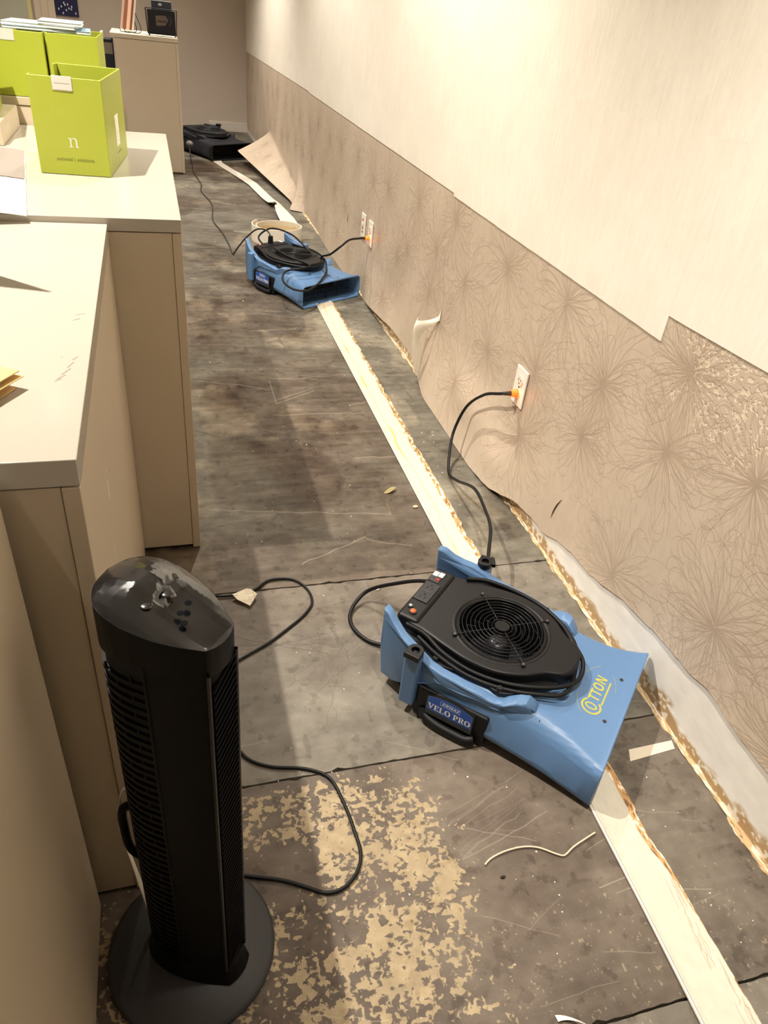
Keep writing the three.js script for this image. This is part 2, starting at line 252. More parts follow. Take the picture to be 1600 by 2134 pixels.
    return d + 0.0025 * (fbm(z * 5, y * 5 + 3, 2) - 0.4) * sm(0.7, 0.4, y);
  };
  defs.forEach(([z0, z1], k) => {
    const fn = k === 4 ? (u, v) => { // the drop that peeled off along the floor
      const z = lerp(z0, z1, u), s = clamp((-z - 5.25) / 1.75), hf = 0.06 + 0.2 * s, top = 0.79;
      let x, y;
      if (v > 0.4) { y = lerp(hf, top, (v - 0.4) / 0.6); x = WALL - 0.0012; } else { const t = 1 - v / 0.4; x = WALL - 0.0012 - 0.275 * s * Math.pow(t, 1.15); y = lerp(hf, 0.09 * s + 0.003, Math.pow(t, 0.9)); }
      const zc = lerp(-5.34, -5.46, clamp(y / 0.25)), q = z - zc; x -= 0.075 * clamp(1 - y / 0.27) * Math.exp(-((q / (q > 0 ? 0.03 : 0.12)) ** 2));
      return [x, y, z];
    } : (u, v) => { const z = lerp(z0, z1, u), b = table(bottom, z) + (z > -2 ? 0.012 * (fbm(z * 16, 5, 3) - 0.5) : 0), y = lerp(b < 0.002 ? 0.002 : b, 0.8, Math.pow(v, 1.25)); return [WALL - 0.0012 - Math.max(0, bulge(z, y)), y, z]; };
    const g = sheet(k < 2 ? 140 : 90, 44, fn, (u, v) => { const p = fn(u, v); return [p[2], k === 4 && v < 0.4 ? lerp(-0.05, p[1], v / 0.4) : p[1]]; }, -0.0009);
    part(k ? `wallpaper_strip_${String(k).padStart(3, '0')}` : 'wallpaper_strip', g, papers[k], wallR);
  });
  // the corner of the third drop that curls off the wall and shows its white backing
  const backing = mat(0xfaf4e6, 0.7);
  const fl = part('curled_flap', sheet(28, 28, (u, v) => { // u: from the free edge (0) to the hinge on the wall (1); v: from the top down
    const topY = lerp(0.272, 0.333, Math.pow(u, 1.7)) - 0.012 * Math.sin(u * Math.PI), botY = lerp(0.03, 0.292, Math.pow(u, 0.33)), y = lerp(topY, botY, v);
    const off = (0.056 + 0.012 * Math.sin(v * Math.PI)) * Math.pow(1 - u, 0.8) + 0.020 * Math.sin(u * Math.PI * 2) * (1 - 0.6 * v) + 0.012 * Math.sin(u * Math.PI) * v - (1 - u) * 0.022 * Math.pow(v, 3);
    return [WALL - 0.004 - off, y, lerp(-2.545, -2.462, u) - 0.012 * v * (1 - u)];
  }, null, 0.0012), backing, wallR); fl.userData.label = 'curled flap of wallpaper showing white backing';
  // slits where the paper split: shadow gap painted as dark brown lens-shaped sheets
  const slitShadeM = mat(0x2e231a, 0.95);
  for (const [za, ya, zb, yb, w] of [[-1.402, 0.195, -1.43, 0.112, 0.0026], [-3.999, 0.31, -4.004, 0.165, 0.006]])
    part('slit_shade', sheet(14, 2, (u, v) => [WALL - 0.0040, lerp(ya, yb, u), lerp(za, zb, u) + (v - 0.5) * 2 * w * Math.sin(u * Math.PI) - 0.006 * Math.sin(u * Math.PI)], null, 0.0005), slitShadeM, wallR);
  // bare board under the paper: primer with torn brown facing along the floor
  const W = 2048, H = 128, [c, g] = canvas(W, H), im = g.createImageData(W, H), z0 = -4.6, z1 = -0.1;
  for (let j = 0; j < H; j++) for (let i = 0; i < W; i++) {
    const z = lerp(z0, z1, i / W), y = 0.21 * (1 - j / H), n = fbm(z * 26, y * 50, 4), e = 0.030 + 0.035 * (fbm(z * 11, 3, 3) - 0.45), o = (j * W + i) * 4;
    let r = 234, gg = 229, b = 222; const p = (n - 0.5) * 20; r += p; gg += p; b += p;
    const k = sm(e + 0.012, e - 0.004, y + 0.03 * (n - 0.5)); if (k > 0) { const q = fbm(z * 80, y * 90, 3), light = sm(0.56, 0.62, q); r = lerp(r, lerp(178, 226, light), k); gg = lerp(gg, lerp(146, 214, light), k); b = lerp(b, lerp(104, 194, light), k); }
    im.data[o] = r; im.data[o + 1] = gg; im.data[o + 2] = b; im.data[o + 3] = 255;
  }
  g.putImageData(im, 0, 0);
  part('bare_board', sheet(400, 8, (u, v) => { const z = lerp(z0, z1, u), y = 0.21 * v; return [WALL - 0.0004 - 0.004 * sm(0.05, 0.0, y) * fbm(z * 60, y * 60, 2), y, z]; }, (u, v) => [u, v], -0.0003), mat(0xffffff, 0.85, { map: ctex(c) }), wallR);
  // crumbling lump of torn facing and glue along the foot of the wall
  const [ce, ge] = canvas(2048, 64), ie = ge.createImageData(2048, 64);
  for (let j = 0; j < 64; j++) for (let i = 0; i < 2048; i++) { const z = i / 2048 * 5.3, y = j / 64 * 0.06, q = fbm(z * 60, y * 70, 4), w = sm(0.50, 0.60, q), d = sm(0.30, 0.22, q), o = (j * 2048 + i) * 4; ie.data[o] = lerp(lerp(190, 224, w), 112, d); ie.data[o + 1] = lerp(lerp(160, 208, w), 90, d); ie.data[o + 2] = lerp(lerp(118, 184, w), 64, d); ie.data[o + 3] = 255; }
  ge.putImageData(ie, 0, 0);
  part('torn_facing', sheet(900, 8, (u, v) => { // arc from the floor up the wall
    const z = lerp(-5.4, -0.1, u), n = fbm(z * 34, v * 3, 4), m = fbm(z * 6 + 4, 8, 2), a = v * Math.PI / 2, w = (0.004 + 0.02 * n) * (0.5 + 0.6 * m), h = (0.002 + 0.009 * n) * (0.5 + 0.8 * m);
    return [WALL - 0.0005 - w * Math.cos(a), Math.max(0.0003, h * Math.sin(a)), z];
  }, (u, v) => [u, v], 0), mat(0xffffff, 0.95, { map: ctex(ce) }), wallR);
}

// ------------------------------------------------------------------ ceiling downlights (out of frame above), some added as fill
LAMPS.forEach(([x, z, cd, half, tilt]) => {
  const t = thing('unseen_downlight', 'unseen round recessed warm downlight in the white ceiling, some of the set added as fill', 'downlight', [x, CEIL, z], 0, 'recessed ceiling downlights');
  part('trim_ring', new THREE.TorusGeometry(0.062, 0.007, 10, 36).rotateX(Math.PI / 2), mat(0xf2efe8, 0.4), t);
  part('lens', at(new THREE.CylinderGeometry(0.05, 0.05, 0.004, 32), 0, -0.003, 0), mat(0xffffff, 0.5, { emissive: new THREE.Color(1, 0.9, 0.76), emissiveIntensity: 7 }), t);
  const s = new THREE.SpotLight(WARM, cd, 0, half, 0.7, 2); s.position.set(0, -0.012, 0); s.target.position.set(Math.sin(tilt), -Math.cos(tilt), 0); s.castShadow = true; s.shadow.radius = 0.7; t.add(s); t.add(s.target); s.name = 'lamp'; s.target.name = 'lamp_aim';
});

// ------------------------------------------------------------------ counter cabinets along the left
{
  const laminate = mat(0xb9b2a6, 0.18, { clearcoat: 0.25, clearcoatRoughness: 0.12 }), side = mat(0xc4b59e, 0.36);
  // a cabinet: carcass, worktop slab, thin end panel; the shadow line under the slab is a real groove
  const cabinet = (label, x0, x1, z0, z1, h, slab, group) => {
    const t = thing('counter_cabinet', label, 'cabinet', [(x0 + x1) / 2, 0, (z0 + z1) / 2], 0, group), w = (x1 - x0) / 2, d = (z1 - z0) / 2;
    part('carcass', box(-w + 0.02, w - 0.019, 0.012, h - slab - 0.002, -d, d, 0.001), side, t);
    part('plinth', box(-w + 0.03, w - 0.03, 0, 0.0125, -d + 0.01, d - 0.012, 0.001), mat(0x4a4136, 0.8), t);
    part('end_panel', box(w - 0.0185, w, 0.004, h - slab - 0.002, -d, d + 0.0015, 0.0012), side, t);
    part('worktop', box(-w, w + 0.001, h - slab, h, -d, d + 0.002, 0.0016), laminate, t);
    return t;
  };
  cabinet('beige counter cabinet nearest the viewer, beside the tower fan base', -0.62, -0.172, -0.66, 1.0, 0.83, 0.032);
  const B = cabinet('beige counter cabinet behind the tower fan, with a scuffed cream worktop', -0.62, -0.098, -1.576, -0.676, 0.83, 0.032);
  cabinet('beige counter cabinet carrying the lime box, standing furthest into the aisle', -0.62, 0.044, -2.628, -1.58, 0.842, 0.026);
  // scuffs on the worktop and chips on the side of the second cabinet
  const scuff = mat(0x8f8476, 0.8), chip = mat(0xe6ddcb, 0.8);
  const bx = -0.359, bz = -1.126;
  for (const [x, z, l, a] of [[-0.122, -0.885, 0.02, 1.1], [-0.126, -0.870, 0.014, 0.9], [-0.129, -0.862, 0.01, 0.8], [-0.118, -0.905, 0.018, 1.2], [-0.114, -0.925, 0.012, 1.1], [-0.117, -1.08, 0.014, 0.4], [-0.121, -1.06, 0.012, 0.7], [-0.13, -0.93, 0.002, 0]])
    part('scuff_mark', rb(l, 0.0003, 0.0016, 0.0001).rotateY(a).translate(x - bx, 0.8301, z - bz), scuff, B);
  for (const [y, z, a, b] of [[0.62, -0.93, 0.010, 0.004], [0.655, -0.935, 0.004, 0.003], [0.54, -0.90, 0.012, 0.0015], [0.632, -0.933, 0.008, 0.005]])
    part('paint_chip', new THREE.SphereGeometry(1, 10, 6).scale(0.0006, a, b).translate(-0.098 - bx, y, z - bz), chip, B);
  // riser behind on the left and the shelf unit beyond it
  const ris = thing('counter_riser', 'plain beige riser block standing on the counter by the lime boxes', 'riser', [-0.5, 0.8425, -2.43]);
  part('riser_block', box(-0.11, 0.13, 0, 0.056, -0.16, 0.16, 0.002), side, ris);
  const E = thing('shelf_unit', 'beige shelf unit under the two back lime boxes', 'shelf unit', [-0.5, 0, -2.87]);
  part('carcass', box(-0.4, 0.395, 0, 0.892, -0.22, 0.236, 0.002), side, E);
  part('worktop', box(-0.4, 0.40, 0.8935, 0.915, -0.22, 0.24, 0.002), mat(0xb9ac92, 0.4), E);
  // far cabinet
  const Dc = thing('tall_cabinet', 'beige cabinet at the far end beside the black air mover', 'cabinet', [0.0185, 0, -6.72]);
  part('carcass', box(-0.2195, 0.201, 0.006, 0.877, -0.28, 0.28, 0.002), mat(0xd8cab5, 0.4), Dc);
  part('end_panel', box(0.2015, 0.2195, 0.003, 0.877, -0.28, 0.2815, 0.002), mat(0xdccfba, 0.4), Dc);
  part('worktop', box(-0.25, 0.2205, 0.879, 0.908, -0.28, 0.283, 0.003), mat(0xdccfba, 0.3), Dc);
}

// ------------------------------------------------------------------ lime presentation boxes
const lime = mat(0x9da632, 0.4), limeIn = mat(0x727a28, 0.6), boardDark = mat(0x14120e, 0.8);
function limeBox(label, x, y, z, turn, w, h, d, opts = {}) { // w along x, d along z, front face at +z
  const t = thing('lime_box', label, 'box', [x, y, z], turn, 'lime presentation boxes'), k = 0.0035;
  part('front_panel', box(-w / 2, w / 2, 0.0005, h, d / 2 - k, d / 2, 0.0012), lime, t);
  part('back_panel', box(-w / 2, w / 2, 0.0005, h * (opts.back ?? 1), -d / 2, -d / 2 + k, 0.0012), lime, t);
  part('side_panel', box(w / 2 - k, w / 2, 0.0005, h, -d / 2 + k, d / 2 - k, 0.0008), lime, t);
  part('side_panel', box(-w / 2, -w / 2 + k, 0.0005, h * (opts.cut ?? 0.6), -d / 2 + k, d / 2 - k, 0.0008), lime, t);
  part('inner_flap', box(-w / 2, -w / 2 + k, h * (opts.cut ?? 0.6), h, d / 2 - 0.03, d / 2 - k, 0.0008), lime, t);
  part('inner_flap', box(-w / 2, -w / 2 + k, h * (opts.cut ?? 0.6), h, -d / 2 + k, -d / 2 + 0.04, 0.0008), lime, t);
  part('bottom_panel', box(-w / 2 + k, w / 2 - k, 0.0005, 0.004, -d / 2 + k, d / 2 - k, 0.0008), limeIn, t);
  part('dark_inner_block', box(-w / 2 + 0.006, w / 2 - 0.006, 0.004, h * 0.8, -d / 2 + 0.006, d / 2 - 0.006, 0.002), boardDark, t);  // near-black block filling most of the box
  if (opts.print) {
    const [c, g] = canvas(768, 1024); g.clearRect(0, 0, 768, 1024); g.textAlign = 'center';
    g.fillStyle = '#cfcdb8'; g.font = '190px serif'; g.fillText('n', 400, 720); g.fillStyle = '#2e3312'; g.font = '44px serif'; g.fillText('national | solutions', 400, 868);
    part('front_print', new THREE.PlaneGeometry(w, h).translate(0, h / 2, d / 2 + 0.0004), mat(0xffffff, 0.5, { map: ctex(c), transparent: true }), t);
    const [c2, g2] = canvas(256, 128); g2.clearRect(0, 0, 256, 128); g2.fillStyle = '#5d6320'; for (let i = 0; i < 14; i++) g2.fillRect(30 + i * 14, 58 + (i % 3) * 2, 9, 9);
    part('side_print', new THREE.PlaneGeometry(0.1, 0.03).rotateY(Math.PI / 2).translate(w / 2 + 0.0004, 0.030, -0.02), mat(0xffffff, 0.5, { map: ctex(c2), transparent: true }), t);
    const [c3, g3] = canvas(128, 256); g3.fillStyle = '#f4ecdd'; g3.fillRect(0, 0, 128, 256); g3.fillStyle = '#b3aa9c'; for (let i = 0; i < 9; i++) g3.fillRect(30, 30 + i * 19, 30 + (i * 37) % 45, 4); g3.fillStyle = '#9a9184'; g3.fillRect(56, 215, 18, 18);
    part('sticker', box(0, 0.0006, -0.026, 0.026, -0.034, 0.034, 0.0002).rotateX(Math.PI / 2).translate(w / 2, 0.078, -0.01), mat(0xf4ecdd, 0.5), t);
    part('sticker_print', new THREE.PlaneGeometry(0.046, 0.062).rotateY(Math.PI / 2).translate(w / 2 + 0.0009, 0.078, -0.01), mat(0xffffff, 0.5, { map: ctex(c3) }), t);
  }
  if (opts.tab) {
    const [c, g] = canvas(256, 128); g.fillStyle = '#cfc6bc'; g.fillRect(0, 0, 256, 128); g.fillStyle = '#6b625a'; if (opts.print) for (let i = 0; i < 17; i++) g.fillRect(28 + i * 12, 60 + (i % 2), 8, 8);
    part('label_holder', box(-0.021, 0.021, -0.026, 0.002, 0, 0.0012, 0.0005).translate(opts.tab, h, d / 2), mat(0xcfc6bc, 0.35, { metalness: 0.3 }), t);
    part('label_print', new THREE.PlaneGeometry(0.04, 0.025).translate(opts.tab, h - 0.012, d / 2 + 0.0015), mat(0xffffff, 0.35, { map: ctex(c) }), t);
  }
  return t;
}
limeBox('open lime green box printed national solutions, standing alone on the cream worktop', -0.158, 0.8425, -2.105, -0.11, 0.154, 0.198, 0.31, { print: true, tab: -0.005 });
limeBox('lime green box with silver label holder, under the pale booklets, left of a second box', -0.345, 0.9155, -2.78, -0.03, 0.14, 0.165, 0.28, { tab: -0.025 });
limeBox('lime green box squeezed between the other back box and the far cabinet, booklets on top', -0.2, 0.9155, -2.80, -0.02, 0.142, 0.165, 0.28, {});
limeBox('lime green box cut off by the left edge of the picture, on the riser', -0.462, 0.899, -2.43, 0.09, 0.14, 0.17, 0.24, {});
// booklets lying over the two back boxes
[['pale blue booklet on top of the pile over the lime boxes', -0.235, 1.0985, 0.03, 0.12, '#b9cbd8'], ['white booklet in the middle of the pile over the lime boxes', -0.29, 1.0895, -0.04, 0.2, '#dfe3e0'], ['blue grey booklet at the bottom of the pile over the lime boxes', -0.275, 1.0808, 0.05, 0.24, '#9db9c9']].forEach(([label, x, y, a, w, col], k) => {
  const t = thing('booklet', label, 'booklet', [x, y, -2.80], a, 'booklets on the lime boxes');
  part('cover', box(-w / 2, w / 2, 0.0068, 0.0082, -0.09, 0.09, 0.0004), mat(col, 0.35), t); part('pages', box(-w / 2, w / 2 - 0.002, 0.001, 0.0066, -0.088, 0.088, 0.0004), mat(0xe8e6de, 0.7), t); part('cover', box(-w / 2, w / 2, 0, 0.0009, -0.09, 0.09, 0.0003), mat(col, 0.35), t);
});
// display boards on the far wall
{
  const board = (label, x0, x1, y0, y1, col, extra) => { const t = thing('display_board', label, 'board', [(x0 + x1) / 2, (y0 + y1) / 2, BACK + 0.012]); const w = (x1 - x0) / 2, h = (y1 - y0) / 2; part('panel', box(-w, w, -h, h, -0.011, 0.008, 0.002), mat(col, 0.5), t); extra?.(t, w, h); return t; };
  board('pale grey green display board with a cream edge, far left at the top', -1.75, -0.99, 0.3, 1.6, 0xcfcfbc, (t, w, h) => { part('edge_strip', box(w - 0.02, w + 0.012, -h, h, 0.001, 0.014, 0.001), mat(0xefe6a4, 0.5), t); part('dark_print', box(-0.2, w - 0.1, 0.08, h - 0.1, 0.0085, 0.0095, 0.0003), mat(0x5a5864, 0.6), t); });
  board('cream display board between the grey green board and the navy one', -0.955, -0.775, 0.3, 1.6, 0xead9c2, (t, w, h) => { for (const x of [-0.03, 0.03]) part('vertical_strip', box(x - 0.003, x + 0.003, -h, h, 0.0085, 0.011, 0.0005), mat(0xd9c7b0, 0.5), t); });
  board('navy display board with small white dots', -0.772, -0.57, 0.888, 1.6, 0x1a1c4e, (t, w, h) => { for (const [x, y] of [[-0.07, 0.05], [-0.045, 0.07], [-0.02, 0.1], [-0.012, 0.085], [0.012, 0.09], [0.045, 0.075], [0.04, 0.055], [0.02, 0.06], [-0.005, 0.045], [-0.035, 0.02], [0.075, 0.025]]) part('dot', new THREE.SphereGeometry(0.006, 8, 6).scale(1, 1.6, 0.2).translate(x, -h + y, 0.0085), mat(0xe9e6ee, 0.5), t); });
}
// on the far cabinet: wire photo easel, wire basket, files beside it
{
  const wire = mat(0x17171b, 0.4, { metalness: 0.5 });
  const ea = thing('photo_easel', 'small photo print on a bent wire easel, on the far cabinet', 'photo easel', [-0.115, 0.9085, -6.60], -1.0);
  const lean = -0.22;
  part('print_board', box(-0.08, 0.08, 0.012, 0.30, -0.004, 0.004, 0.001).rotateX(lean), mat(0xf2ece2, 0.5), ea);
  const [c, g] = canvas(128, 256); const gr = [['#c99a80', 0, 128], ['#8d5c48', 20, 40], ['#e0b79c', 60, 30], ['#6d4234', 100, 20]]; for (const [col, x, w] of gr) { g.fillStyle = col; g.fillRect(x, 0, w, 256); }
  part('photo', new THREE.PlaneGeometry(0.15, 0.275).translate(0, 0.156, 0.0046).rotateX(lean), mat(0xffffff, 0.4, { map: ctex(c) }), ea);
  part('wire_stand', merge([tube([[-0.03, 0.16, -0.045], [-0.03, 0.01, -0.10], [-0.03, 0.004, -0.02], [-0.03, 0.004, 0.03], [-0.03, 0.025, 0.035]], 0.0025, 30, 6), tube([[0.03, 0.16, -0.045], [0.03, 0.01, -0.10], [0.03, 0.004, -0.02], [0.03, 0.004, 0.03], [0.03, 0.025, 0.035]], 0.0025, 30, 6), tube([[-0.03, 0.16, -0.045], [0.03, 0.16, -0.045]], 0.0025, 4, 6)]), wire, ea);
  const b = thing('wire_basket', 'black wire basket holding a dark printed panel on the far cabinet', 'basket', [0.135, 0.9095, -6.54], -0.03);
  const frame = []; for (const z of [-0.05, 0.05]) { const q = [[-0.1, 0.012, z], [-0.108, 0.165, z], [0.108, 0.165, z], [0.1, 0.012, z]]; for (let i = 0; i < 4; i++) frame.push(bar(q[i], q[(i + 1) % 4], 0.0028));  }
  for (let i = 0; i <= 8; i++) frame.push(tube([[-0.1 + i * 0.025, 0.012, -0.05], [-0.1 + i * 0.025, 0.012, 0.05]], 0.0018, 2, 5));
  part('wire_frame', merge(frame), wire, b); part('foot', merge([-0.09, 0.09].flatMap((x) => [-0.045, 0.045].map((z) => at(new THREE.CylinderGeometry(0.004, 0.004, 0.012, 8), x, 0.006, z)))), wire, b);
  const [c2, g2] = canvas(256, 256); g2.fillStyle = '#191b26'; g2.fillRect(0, 0, 256, 256); g2.fillStyle = '#6d625a'; g2.beginPath(); g2.moveTo(70, 60); g2.lineTo(170, 50); g2.lineTo(195, 100); g2.lineTo(165, 165); g2.lineTo(75, 175); g2.fill(); g2.fillStyle = '#41393a'; g2.fillRect(85, 110, 90, 22); g2.strokeStyle = '#4d4a50'; g2.lineWidth = 9; g2.beginPath(); g2.arc(150, 110, 72, -0.8, 0.9); g2.stroke();
  part('front_card', box(-0.096, 0.096, 0.014, 0.158, 0.038, 0.0415, 0.001), mat(0x191b26, 0.3), b); part('card_print', new THREE.PlaneGeometry(0.18, 0.135).translate(0, 0.087, 0.042), mat(0xffffff, 0.3, { map: ctex(c2) }), b);
  const p = thing('brochure_pack', 'dark blue brochure pack with a white spot, in the wire basket', 'brochure', [0.14, 0.9225, -6.55]);
  part('pack', box(-0.07, 0.07, 0, 0.2, -0.03, 0.02, 0.004), mat(0x39414f, 0.4), p); part('label_spot', new THREE.SphereGeometry(0.013, 12, 8).scale(1, 0.65, 0.05).translate(-0.01, 0.178, 0.0203), mat(0xdfe4ea, 0.4), p);
  const files = [[-0.32, 0.024, 0, 0.40, 0x24242a], [-0.292, 0.016, 0, 0.44, 0xd9d0c4], [-0.25, 0.06, 0, 0.40, 0x1a1d2c]];
  ['black upright file behind the lime box, left of the far cabinet', 'pale upright file board between two dark files', 'navy upright file against the far cabinet'].forEach((label, k) => { const [x, w, y, h, col] = files[k]; const t = thing('upright_file', label, 'file', [x, 0.4605, -6.6]); part('cover', box(-w / 2, w / 2, 0, h, -0.1, 0.1, 0.002), mat(col, 0.5), t); part('spine_label', box(-w / 2 + 0.002, w / 2 - 0.002, h - 0.09, h - 0.02, 0.1, 0.1008, 0.0003), mat(k === 1 ? 0xe8e2d8 : 0x8a8078, 0.5), t); });
  const st = thing('file_stand', 'low beige stand carrying the upright files beside the far cabinet', 'stand', [-0.31, 0, -6.62]); part('stand_body', box(-0.2, 0.107, 0, 0.439, -0.2, 0.2, 0.003), mat(0xb9ac98, 0.5), st); part('stand_top', box(-0.2, 0.107, 0.4395, 0.46, -0.2, 0.2, 0.003), mat(0xc9bca6, 0.5), st);
}

const TAU = Math.PI * 2;
// ------------------------------------------------------------------ papers on the second worktop
{
  const t = thing('open_brochure', 'white open brochure with a grey printed block, lying at the left edge of the worktops', 'brochure', [-0.3, 0.8425, -1.8]);
  const page = (u, v) => { const x = lerp(-0.16, 0.062 - 0.075 * (1 - v) , u), z = lerp(-0.40, 0.24, v) - 0.1 * (u - 1) * (v - 0.2) * 0.6; return [x, 0.002 + 0.012 * Math.sin(Math.PI * u) * (0.4 + 0.6 * v), z]; };
  part('page', sheet(16, 16, page, null, -0.001), mat(0xf1e8dc, 0.5), t);
  part('grey_print', sheet(12, 8, (u, v) => { const p = page(u * 0.985, v * 0.52); return [p[0], p[1] + 0.0016, p[2]]; }, null), mat(0x8c817c, 0.5), t);
  // counter sign on a wire easel just left of the frame; it throws the crossed shadow on the worktop
  const e = thing('counter_sign', 'tall card sign on a wire easel at the left edge of the scuffed worktop', 'sign', [-0.345, 0.8305, -1.29], -0.32), wm = mat(0x8e8780, 0.3, { metalness: 0.8 });
  part('card', box(-0.09, 0.09, 0.014, 0.32, 0.0, 0.003, 0.0006), mat(0xe6e0d6, 0.6), e);
  part('wire_ring', tube([...Array(25).keys()].map((k) => { const a = k / 24 * TAU; return [0.07 * Math.cos(a), 0.083 + 0.08 * Math.sin(a), -0.0035]; }), 0.0026, 60, 6), wm, e);
  for (const x of [-0.04, 0.04]) { part('leg', tube([[x, 0.15, -0.005], [x * 1.2, 0.06, -0.05], [x * 1.3, 0.0026, -0.085]], 0.0024, 20, 6), wm, e); part('hook', tube([[x, 0.05, -0.004], [x, 0.006, -0.004], [x, 0.0028, 0.02], [x, 0.006, 0.03], [x, 0.03, 0.032]], 0.0024, 20, 6), wm, e); }
  // two folders whose near right corner shows at the edge of the picture
  [['upper manila folder of the pair at the left edge of the worktop', -0.166, 0.0125, -0.846, -0.52], ['lower manila folder of the pair at the left edge of the worktop', -0.176, 0.0, -0.842, -0.46]].forEach(([label, x, y, z, a]) => {
    const f = thing('manila_folder', label, 'folder', [x, 0.8305 + y, z], a, 'manila folders'), m = mat(0xdcb878, 0.55);
    part('flap', box(-0.3, 0, 0.006, 0.0075, 0, 0.22, 0.0004).rotateZ(-0.004), m, f); part('back', box(-0.3, 0.004, 0, 0.0014, 0, 0.224, 0.0004), m, f); part('papers', box(-0.298, -0.012, 0.0016, 0.0056, 0.004, 0.21, 0.0004), mat(0x8a7a62, 0.8), f);
  });
}

// ------------------------------------------------------------------ wall outlets
const white = mat(0xf0e8dc, 0.35), black = mat(0x0e0e11, 0.42, { specularIntensity: 0.7 }), rubber = mat(0x0d0d0f, 0.5, { specularIntensity: 0.6 }), slot = mat(0x2a2520, 0.8), steel = mat(0x6d6d70, 0.3, { metalness: 0.9 });
function outlet(label, y, z, kind) {
  const t = thing('wall_outlet', label, 'outlet', [WALL - 0.0035, y, z]);
  part('cover_plate', box(-0.006, 0, -0.058, 0.058, -0.036, 0.036, 0.003), white, t);
  if (kind === 'duplex') for (const s of [1, -1]) {
    const r = part('receptacle', new THREE.CylinderGeometry(0.0165, 0.0165, 0.003, 28).rotateZ(Math.PI / 2).translate(-0.0068, s * 0.02, 0), mat(0xe9e0d2, 0.35), t);
    part('slot', box(-0.0092, -0.0082, s * 0.02 - 0.001, s * 0.02 + 0.007, -0.0075, -0.0055, 0.0003), slot, r); part('slot', box(-0.0092, -0.0082, s * 0.02 - 0.0005, s * 0.02 + 0.006, 0.0055, 0.0075, 0.0003), slot, r); part('slot', box(-0.0092, -0.0082, s * 0.02 - 0.010, s * 0.02 - 0.006, -0.002, 0.002, 0.0006), slot, r);
  } else [[0.03, 0xc23a30], [0.012, 0xe8e0d4], [-0.01, 0x6a5a50], [-0.028, 0x6a5a50]].forEach(([yy, col]) => part('jack', box(-0.009, -0.005, yy - 0.005, yy + 0.005, -0.006, 0.006, 0.001), mat(col, 0.4), t));
  part('screw', new THREE.CylinderGeometry(0.003, 0.003, 0.002, 12).rotateZ(Math.PI / 2).translate(-0.0065, 0, 0), steel, t);
  return t;
}
outlet('white duplex outlet with a glowing plug, above the near air mover cord', 0.358, -1.755, 'duplex');
outlet('white outlet with a glowing plug, nearer of the pair by the far air mover', 0.329, -3.516, 'duplex');
outlet('white plate with coloured jacks, further of the pair by the far air mover', 0.331, -3.658, 'jacks');

